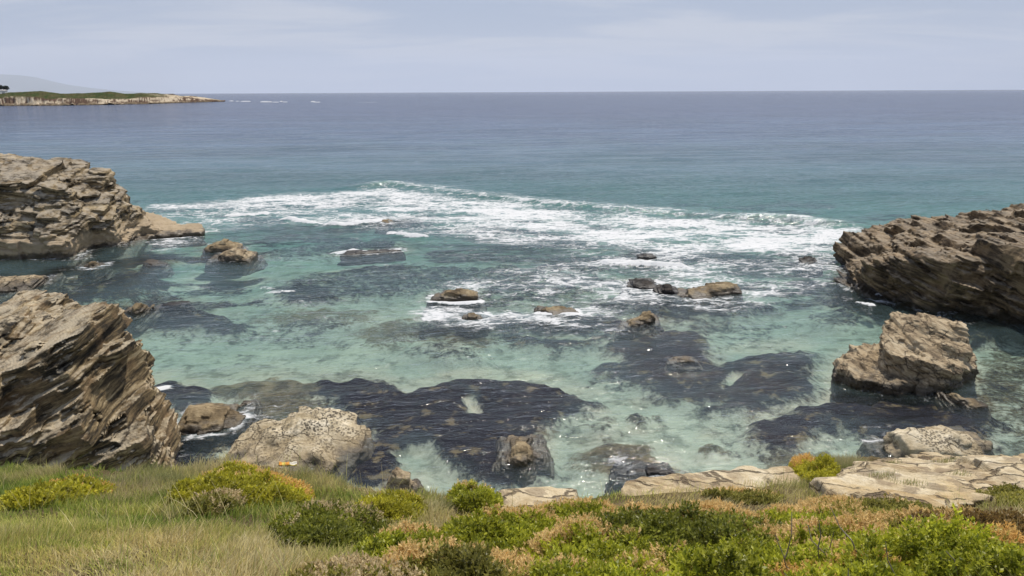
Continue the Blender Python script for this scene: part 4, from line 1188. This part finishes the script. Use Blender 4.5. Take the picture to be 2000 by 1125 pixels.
def sprigs(P, N, r, n_leaf, length, width, spread, c0, c1, height):
    """little rosettes of narrow leaves at the points P along the directions N"""
    n = len(P)
    N = N / np.linalg.norm(N, axis=1)[:, None]
    a = np.cross(N, np.array([0.3, 0.8, 0.4])); a /= np.linalg.norm(a, axis=1)[:, None]
    b = np.cross(N, a)
    V = []; C = []
    k0 = r.random((n, 1))
    sc = 0.7 + 0.6 * r.random((n, 1))
    for i in range(n_leaf):
        an = r.random((n, 1)) * 6.28
        hh = height * (i + 0.5) / n_leaf * sc
        sp = spread * (1.15 - 0.75 * i / n_leaf) + 0.25 * (r.random((n, 1)) - 0.5)
        rad = np.cos(an) * a + np.sin(an) * b
        tan = -np.sin(an) * a + np.cos(an) * b
        d = N * np.cos(sp) + rad * np.sin(sp)
        L = length * (0.7 + 0.6 * r.random((n, 1))) * sc
        W = width * (0.8 + 0.4 * r.random((n, 1))) * sc
        base = P + N * hh
        p1 = base + d * L * 0.5 + tan * W; p2 = base + d * L; p3 = base + d * L * 0.5 - tan * W
        V.append(np.stack([base, p1, p2, p3], 1))
        kk = np.clip(k0 * 0.6 + 0.55 * r.random((n, 1)) - 0.1, 0, 1)
        cc = np.asarray(c0) * (1 - kk) + np.asarray(c1) * kk
        C.append(np.repeat(cc[:, None, :], 4, 1))
    V = np.concatenate(V).reshape(-1, 3); C = np.concatenate(C).reshape(-1, 3)
    return V, np.arange(len(V)).reshape(-1, 4), C


def shrub(cx, cy, rxp, ryp, h, green, dry, dryfrac, label, seed, rot=0.0, dens=6500, ridge=0.45, leaf=0.0195, name='shrub', wood=0):
    """one cushion of foliage; cx, cy, rxp, ryp give where it stands and how far it spreads"""
    c = hit(cx, cy, 1.0 * h)
    dist = np.linalg.norm(c - np.array([0, 0, EYE]))
    rx = rxp / FPX * dist
    far = hit(cx, cy - ryp, 0.75 * h); nr = hit(cx, min(cy + ryp, 1200), 0.75 * h)
    ry = max(0.5 * abs(far[1] - nr[1]), 0.12)
    r = np.random.default_rng(seed)
    n = int(dens * math.pi * rx * ry * 1.25)
    q = r.random(n) ** 0.5; an = r.random(n) * 6.2832
    lx = q * np.cos(an); ly = q * np.sin(an)
    wob = 1 + 0.22 * fbm(np.cos(an) * 1.3, np.sin(an) * 1.3, an * 0 + seed, 3)
    lx = lx * wob; ly = ly * wob
    cr, sr = math.cos(rot), math.sin(rot)

    def top(lx, ly):
        X = c[0] + (lx * cr - ly * sr * ry / rx) * rx
        Yq = c[1] + (lx * sr * rx / ry + ly * cr) * ry
        rr = np.clip(lx ** 2 + ly ** 2, 0, 1)
        dome = (1 - rr ** 1.6) ** 0.62
        lump = fbm(X * 5.5 + seed, Yq * 5.5, X * 0 + seed * 0.7, 4, 0.65)
        return X, Yq, ground_z(X, Yq) + h * dome * (0.80 + 1.0 * lump) + 0.0, lump
    X, Yq, Zq, lump = top(lx, ly)
    e = 0.02
    _, _, zx, _ = top(lx + e / rx, ly); _, _, zy, _ = top(lx, ly + e / ry)
    N = np.stack([-(zx - Zq) / e, -(zy - Zq) / e, np.ones(n)], 1)
    N /= np.linalg.norm(N, axis=1)[:, None]
    N = N * 0.75 + np.array([0, 0, 0.55]) + r.normal(size=(n, 3)) * 0.28
    jit = -np.abs(r.normal(size=n)) * 0.045
    P = np.stack([X, Yq, Zq + jit], 1)
    patch = fbm(X * 3.6 + seed * 1.3, Yq * 3.6, X * 0 + seed, 5, 0.7)
    crest = sstep(-0.35, 0.75, ly + 0.25 * lump) - 0.5
    isdry = (dryfrac + 0.07 + 1.1 * patch + 1.5 * ridge * crest + 0.35 * (r.random(n) - 0.5)) > 0.5
    root = empty(name, (c[0], c[1], float(ground_z(c[0], c[1]))))
    tag(root, label, 'shrub', 'shrubs on the clifftop')
    loc = np.array(root.location)
    g = ~isdry
    if g.sum() > 3:
        v, f, col = sprigs(P[g], N[g], r, 8, leaf, leaf * 0.24, 1.1, green[0], green[1], leaf * 1.6)
        pt = np.tile(np.repeat(0.75 + 0.9 * np.clip(patch[g] + 0.25, -0.2, 0.6), 4), 8)
        mesh_np('green_foliage', v - loc, f, m_shrub, root, smooth=False, color=col * pt[:, None])
    if isdry.sum() > 3:
        Pd = P[isdry] + np.array([0, 0, 0.008])
        v, f, col = sprigs(Pd, N[isdry], r, 9, leaf * 0.75, leaf * 0.20, 1.05, dry[0], dry[1], leaf * 1.7)
        mesh_np('dry_foliage', v - loc, f, m_dry, root, smooth=False, color=col)
    # bare twigs standing out of the foliage
    for i in range(wood):
        vs = []; fs = []; off = 0
        k = r.integers(n)
        p = np.array([X[k], Yq[k], Zq[k] - 0.08])
        d = np.array([r.normal() * 0.5, -0.3 + 0.4 * r.normal(), 1.0])
        rad = 0.005
        for sgm in range(4):
            d = d + r.normal(size=3) * 0.35; d /= np.linalg.norm(d)
            p2 = p + d * (0.06 + 0.04 * r.random())
            v, f = tube(p, p2, rad, rad * 0.75, 5); rad *= 0.75
            vs.append(v); fs.append(f + off); off += len(v)
            p = p2 - d * 0.002
        mesh_np('twig', np.concatenate(vs) - loc, np.concatenate(fs), m_twig, root)
    SHRUB_ZONES.append((c[0], c[1], rx, ry, cr, sr))
    return root


SH = [
    # cx, cy, rx, ry, h, green, dry, dryfrac, label, kwargs
    (1590, 897, 42, 26, 0.20, G_YELL, D_ORANGE, 0.12, 'small golden rounded bush on the grassy point beside the pale ledge', dict(dens=11000, leaf=0.015)),
    (1900, 1003, 105, 24, 0.14, G_RED, D_TAN, 0.42, 'reddish-brown shrub bordering the near side of the pale ledge', dict()),
    (1710, 984, 100, 12, 0.10, G_OLIVE, D_TAN, 0.45, 'low tan and olive shrub lining the front of the pale ledge', dict()),
    (1990, 962, 50, 13, 0.10, G_OLIVE, D_TAN, 0.10, 'dark olive shrub at the right picture edge, over the pale ledge', dict()),
    (1450, 962, 75, 9, 0.05, G_OLIVE, D_TAN, 0.36, 'low olive shrub just below the narrow pale rim', dict()),
    (1350, 1008, 235, 36, 0.22, G_DARK, D_TAN, 0.28, 'widest shrub, dark green with a tan crest running along its far side', dict(ridge=0.9)),
    (1570, 1000, 95, 22, 0.12, G_BRIGHT, D_TAN, 0.32, 'bright green shrub with tan tips under the grassy point', dict(ridge=0.6)),
    (1760, 1043, 150, 54, 0.25, G_BRIGHT, D_TAN, 0.12, 'lush green leafy shrub below the ledge with a diagonal tan ridge above it', dict(ridge=0.5)),
    (1950, 1055, 110, 52, 0.20, G_OLIVE, D_ORANGE, 0.5, 'orange-tan shrub filling the right picture edge', dict()),
    (1560, 1045, 165, 40, 0.22, G_BRIGHT, D_TAN, 0.36, 'half tan half green shrub sloping down to the right', dict(ridge=0.5)),
    (1670, 1110, 150, 30, 0.16, G_BRIGHT, D_ORANGE, 0.32, 'shrub with bare pale twigs sticking out of it at the lower right', dict(wood=16)),
    (1890, 1125, 170, 26, 0.12, G_OLIVE, D_TAN, 0.35, 'low shrub in the bottom right corner, dull green and tan', dict(wood=3)),
    (1120, 990, 90, 24, 0.13, G_BRIGHT, D_TAN, 0.50, 'shrub with a tan left half and green right half behind the broad green cushion', dict()),
    (980, 1012, 125, 33, 0.18, G_BRIGHT, D_TAN, 0.18, 'broad bright green cushion shrub at the middle of the slope', dict(ridge=0.5)),
    (1160, 1045, 150, 32, 0.18, G_BRIGHT, D_TAN, 0.45, 'mottled tan and green shrub just in front of the widest dark shrub', dict(ridge=0.6)),
    (790, 1036, 85, 32, 0.18, G_BRIGHT, D_TAN, 0.20, 'round green cushion shrub standing next to the long grass', dict(ridge=0.6)),
    (900, 1085, 150, 30, 0.15, G_OLIVE, D_TAN, 0.62, 'pale tan dried shrub in front of the two green cushions', dict()),
    (1330, 1095, 190, 36, 0.18, G_BRIGHT, D_TAN, 0.16, 'vivid green shrub at the bottom edge, right of the dried ones', dict()),
    (1110, 1115, 130, 26, 0.13, G_BRIGHT, D_TAN, 0.42, 'tan-flecked green shrub at the very bottom, middle of the picture', dict()),
    (700, 1115, 120, 22, 0.09, G_OLIVE, D_GREY, 0.72, 'low greyish dry shrub at the bottom where the grass ends', dict()),
    (930, 948, 52, 20, 0.16, G_BRIGHT, D_TAN, 0.36, 'small round shrub at the cliff edge, green left and pinkish tan right', dict(dens=8000)),
    (420, 932, 62, 24, 0.16, G_YELL, D_TAN, 0.12, 'yellow-green shrub at the edge below the pale boulder, left of its neighbour', dict(dens=8000)),
    (520, 942, 70, 22, 0.15, G_YELL, D_ORANGE, 0.22, 'yellow-green shrub with orange right tip under the pale boulder', dict(dens=8000)),
    (462, 915, 36, 12, 0.09, G_YELL, D_TAN, 0.05, 'smallest yellow-green tuft, topmost of the three below the pale boulder', dict(dens=9000)),
    (640, 990, 95, 36, 0.18, G_DARK, D_GREY, 0.28, 'dark olive shrub tangled in the grass, centre left', dict()),
    (765, 973, 62, 20, 0.12, G_YELL, D_TAN, 0.18, 'light yellow-green shrub between the dark olive one and the edge', dict(dens=8000)),
    (115, 950, 50, 22, 0.11, G_YELL, D_ORANGE, 0.26, 'orange and green patchy shrub alone in the grass at the left', dict(dens=8000)),
    (425, 975, 42, 17, 0.10, G_OLIVE, D_GREY, 0.85, 'dried grey-tan clump in the grass below the yellow-green shrubs', dict()),
]
for i, (a1, a2, a3, a4, hh, g, dcol, df_, lab, kw) in enumerate(SH):
    shrub(a1, a2, a3, a4, hh, g, dcol, df_, lab, 100 + i, **kw)


def in_shrub(x, y, grow=1.0):
    k = np.zeros(x.shape, bool)
    for cx, cy, rx, ry, cr, sr in SHRUB_ZONES:
        dx = x - cx; dy = y - cy
        k |= ((dx / rx) ** 2 + (dy / ry) ** 2) < grow ** 2
    return k


# ------------------------------------------------------------------ grass
RIM_POLY = [np.array([D(*p)[:2] for p in q]) for q in (((1215, 935, 5.4), (1235, 922, 5.7), (1300, 915, 5.85), (1360, 900, 6.15), (1500, 890, 6.5), (1560, 890, 6.5), (1560, 915, 5.9), (1400, 922, 5.65), (1300, 934, 5.42)), ((965, 960, 5.0), (985, 942, 5.3), (1040, 938, 5.4), (1125, 938, 5.4), (1125, 960, 5.0), (1040, 965, 4.95)))]


def grass_patch(n, region, lmin, lmax, wid, cols, dirv, seed, lean=0.55, clump=0.5, keep=None, drygrad=None):
    r = np.random.default_rng(seed)
    x = region[0] + (region[1] - region[0]) * r.random(n); y = region[2] + (region[3] - region[2]) * r.random(n)
    k = ~in_shrub(x, y)
    k &= poly_sd(LEDGE_POLY, x, y) > 0.02 * r.normal(size=n)
    for q in RIM_POLY: k &= poly_sd(q, x, y) > 0
    ye = np.interp(x, EDGE[:, 0], EDGE[:, 1])
    k &= y < ye + 0.10 * r.random(n)
    cl = fbm(x * 3.2, y * 3.2, x * 0 + seed, 3, 0.6)
    k &= r.random(n) < np.clip(0.75 + 1.4 * clump * cl, 0.3, 1)
    if keep is not None: k &= keep(x, y, r)
    x = x[k]; y = y[k]; cl = cl[k]; n = len(x)
    z = ground_z(x, y) - 0.01
    L = (lmin + (lmax - lmin) * r.random(n)) * (1 + 0.7 * np.clip(cl, -0.5, 0.8))
    a0 = 3.2 * fbm(x * 1.1, y * 1.1, x * 0 + seed + 5, 2) + r.normal(size=n) * 0.9 + dirv
    le = lean * (0.4 + 1.1 * r.random(n))
    dx = np.cos(a0); dy = np.sin(a0)
    sx, sy = -dy, dx
    wv = wid * (0.7 + 0.6 * r.random(n))
    rows = []
    for s, wf in ((0, 1.0), (0.4, 0.85), (0.75, 0.55), (1.0, 0.08)):
        off = L * (s * 0.35 * le + le * 0.65 * s * s)
        up = L * (s - 0.22 * le * s * s)
        cxx = x + dx * off; cyy = y + dy * off; czz = z + up
        rows.append(np.stack([cxx + sx * wv * wf, cyy + sy * wv * wf, czz], 1))
        rows.append(np.stack([cxx - sx * wv * wf, cyy - sy * wv * wf, czz], 1))
    V = np.stack(rows, 1)
    base = (np.arange(n) * 8)[:, None, None]
    f = (base + np.array([[0, 1, 3, 2], [2, 3, 5, 4], [4, 5, 7, 6]])[None]).reshape(-1, 4)
    big = fbm(x * 0.9 + 7, y * 0.9, x * 0 + seed, 4, 0.6)
    dr = np.clip(0.38 + 1.35 * big + 0.5 * fbm(x * 4 + 3, y * 4, x * 0 + seed, 3) + 0.5 * (r.random(n) - 0.5) + (drygrad(x, y) if drygrad else 0), 0, 1)
    c = np.array(cols)
    idx = dr * (len(c) - 1.001); i0 = idx.astype(int); fr_ = (idx - i0)[:, None]
    cc = c[i0] * (1 - fr_) + c[i0 + 1] * fr_
    cc = cc * (0.6 + 0.65 * r.random((n, 1)))
    C = np.repeat(cc[:, None, :], 8, 1)
    return V.reshape(-1, 3), f, C.reshape(-1, 3)


GCOL = [(0.20, 0.29, 0.045), (0.34, 0.41, 0.075), (0.55, 0.55, 0.14), (0.72, 0.63, 0.24), (0.58, 0.47, 0.22), (0.82, 0.72, 0.40)]
TCOL = [(0.19, 0.23, 0.075), (0.29, 0.31, 0.11), (0.45, 0.41, 0.18), (0.54, 0.46, 0.26)]
parts_ = []
leftw = lambda x, y, r: r.random(len(x)) < np.clip(0.95 - 0.55 * sstep(-0.6, 1.6, x), 0.35, 1)
parts_.append(grass_patch(300000, (-5.2, 5.2, 1.4, 6.6), 0.035, 0.09, 0.0020, GCOL, 0.6, 201, keep=leftw))
# grey-green tussocks on the point and along the rim
tus = [(1650, 905, 100, 40), (1600, 940, 110, 26), (1690, 935, 55, 28), (1180, 935, 70, 18), (1000, 968, 110, 22), (860, 968, 50, 20), (300, 925, 80, 24), (240, 950, 120, 22), (30, 925, 60, 20), (380, 990, 40, 18), (620, 935, 60, 14), (1540, 935, 40, 14)]
tz = []
for cx, cy, rx, ry in tus:
    c = hit(cx, cy); f_ = hit(cx, cy - ry); n_ = hit(cx, cy + ry)
    tz.append((c[0], c[1], rx / FPX * np.linalg.norm(c - np.array([0, 0, EYE])), max(0.06, abs(f_[1] - n_[1]) / 2)))


def in_tus(x, y, r):
    k = np.zeros(len(x), bool)
    for cx, cy, rx, ry in tz:
        k |= ((x - cx) / rx) ** 2 + ((y - cy) / ry) ** 2 < 0.6 + 0.6 * r.random(len(x))
    return k


parts_.append(grass_patch(420000, (-5.2, 5.2, 3.4, 7.6), 0.045, 0.105, 0.0015, TCOL, 0.4, 203, lean=0.5, clump=0.3, keep=in_tus))
# stray long stems among the shrubs
parts_.append(grass_patch(110000, (-3.2, 1.2, 1.4, 3.7), 0.035, 0.085, 0.0017, GCOL, 0.6, 207, keep=leftw))
pt_ = D(1655, 893, 6.35)
parts_.append(grass_patch(60000, (pt_[0] - 0.45, pt_[0] + 0.35, pt_[1] - 0.5, pt_[1] + 0.35), 0.09, 0.19, 0.0015, TCOL, 0.4, 209, lean=0.5, clump=0.4, keep=lambda x, y, r: ((x - pt_[0]) / 0.32) ** 2 + ((y - pt_[1]) / 0.34) ** 2 < 0.5 + 0.7 * r.random(len(x))))
parts_.append(grass_patch(3500, (-4.5, 5.2, 1.6, 6.4), 0.12, 0.24, 0.0012, GCOL[1:], 0.5, 205, lean=0.7, clump=0.2))
# tufts rooted in the cracks of the ledge
from mathutils.bvhtree import BVHTree
LT = []
for ob in bpy.data.objects:
    if ob.name.startswith('rock_ledge'):
        LT.append(BVHTree.FromPolygons([ob.matrix_basis @ q.co for q in ob.data.vertices], [tuple(p.vertices) for p in ob.data.polygons]))
rt = np.random.default_rng(77)
for cx, cy, rad, nb in ((1850, 902, 0.13, 200), (1780, 945, 0.10, 120), (1935, 878, 0.09, 150), (1745, 905, 0.08, 100), (1722, 930, 0.11, 180), (1872, 925, 0.09, 90)):
    d = Vector(ray(cx, cy)).normalized()
    for tr in LT:
        hq = tr.ray_cast(Vector((0, 0, EYE)), d)
        if hq[0] is None: continue
        n = nb
        bx = hq[0].x + rt.normal(size=n) * rad * 0.6; by = hq[0].y + rt.normal(size=n) * rad * 0.3
        bz = np.full(n, hq[0].z - 0.02)
        for i in range(n):
            hd = tr.ray_cast(Vector((bx[i], by[i], 11.0)), Vector((0, 0, -1)))
            if hd[0] is not None: bz[i] = hd[0].z - 0.005
        an = rt.random(n) * 6.28; L = 0.02 + 0.04 * rt.random(n); le = 0.7 * rt.random(n)
        sx = -np.sin(an) * 0.0016; sy = np.cos(an) * 0.0016
        rows = []
        for q_, wf in ((0, 1), (0.4, 0.85), (0.75, 0.55), (1, 0.08)):
            ox = np.cos(an) * L * le * q_ * q_; oy = np.sin(an) * L * le * q_ * q_
            for sg in (1, -1):
                rows.append(np.stack([bx + ox + sg * sx * wf, by + oy + sg * sy * wf, bz + L * q_ * (1 - 0.2 * le)], 1))
        base = (np.arange(n) * 8)[:, None, None]
        cc = np.asarray(TCOL)[rt.integers(0, 4, n)] * (0.7 + 0.5 * rt.random((n, 1)))
        parts_.append((np.stack(rows, 1).reshape(-1, 3), (base + np.array([[0, 1, 3, 2], [2, 3, 5, 4], [4, 5, 7, 6]])[None]).reshape(-1, 4), np.repeat(cc[:, None, :], 8, 1).reshape(-1, 3)))
        break
V = []; Fc = []; C = []; off = 0
for v, f, c in parts_:
    V.append(v); Fc.append(f + off); C.append(c); off += len(v)
m_grass = leaf_mat('grass_blades', 0.55, 0.42)
o = mesh_np('grass', np.concatenate(V), np.concatenate(Fc), m_grass, color=np.concatenate(C), smooth=False)
o['kind'] = 'stuff'

# ------------------------------------------------------------------ air
v, f = boxv(-22000, 31500, -90, 100000, 67000, 2600)
m, t = new_mat('haze_air')
pv = t.n('ShaderNodeVolumePrincipled', {'Color': (0.86, 0.91, 1.0, 1), 'Density': 0.000024})
finish(t, None, pv.outputs[0])
o = mesh_np('haze', v, f, m, smooth=False)
o['kind'] = 'stuff'


# ------------------------------------------------------------------ the towel on the boulder
from mathutils.bvhtree import BVHTree


def drape(obs, x0, x1, y0, y1, nu=22, nv=8, lift=0.03):
    trees = []
    for ob in obs:
        vv = [ob.matrix_basis @ q.co for q in ob.data.vertices]
        trees.append(BVHTree.FromPolygons(vv, [tuple(p.vertices) for p in ob.data.polygons]))
    pts = []
    for i in range(nu):
        for j in range(nv):
            d = Vector(ray(x0 + (x1 - x0) * i / (nu - 1), y0 + (y1 - y0) * j / (nv - 1))).normalized()
            best = None
            for tr in trees:
                h = tr.ray_cast(Vector((0, 0, EYE)), d)
                if h[0] is not None and (best is None or h[3] < best[3]): best = h
            if best is None: return None
            pts.append(best[0])
    return np.array(pts)


boulder = bpy.data.objects['boulder']
q = drape([boulder], 545, 580, 904, 910)
if q is not None:
    c = q.mean(0)
    P0 = q.reshape(22, 8, 3)
    a = P0[-1].mean(0) - P0[0].mean(0); b = P0[:, 0].mean(0) - P0[:, -1].mean(0)
    U_, V_ = np.meshgrid(np.linspace(0, 1, 22), np.linspace(0, 1, 8), indexing='ij')
    wr = 0.05 * fbm(U_ * 7, V_ * 3, U_ * 0 + 4, 3)
    P0[:, :, 2] = P0[:, :, 2] + 0.035 + wr
    v = P0.reshape(-1, 3)
    v2 = v - np.array([0, 0, 0.02])
    f = grid_faces(22, 8)
    n_ = len(v)
    ring = list(range(0, 8)) + [i * 8 + 7 for i in range(1, 22)] + [21 * 8 + j for j in range(6, -1, -1)] + [i * 8 for i in range(20, 0, -1)]
    side = np.array([(ring[i], ring[(i + 1) % len(ring)], n_ + ring[(i + 1) % len(ring)], n_ + ring[i]) for i in range(len(ring))])
    cols = np.where(U_ < 0.18, 0, np.where(U_ < 0.36, 1, np.where(U_ < 0.58, 0, np.where(V_ > 0.75, 1, 2)))).ravel()
    pal = np.array([(0.70, 0.30, 0.05), (0.66, 0.52, 0.12), (0.72, 0.68, 0.58)])
    cc = pal[cols]
    o = mesh_np('towel', np.concatenate([v, v2]), np.concatenate([f, f[:, ::-1] + n_, side]), leaf_mat('towel_cloth', 0.9, 0.0), color=np.concatenate([cc, cc]), loc=c)
    tag(o, 'crumpled orange, yellow and white striped cloth lying on the foot of the pale boulder', 'towel')
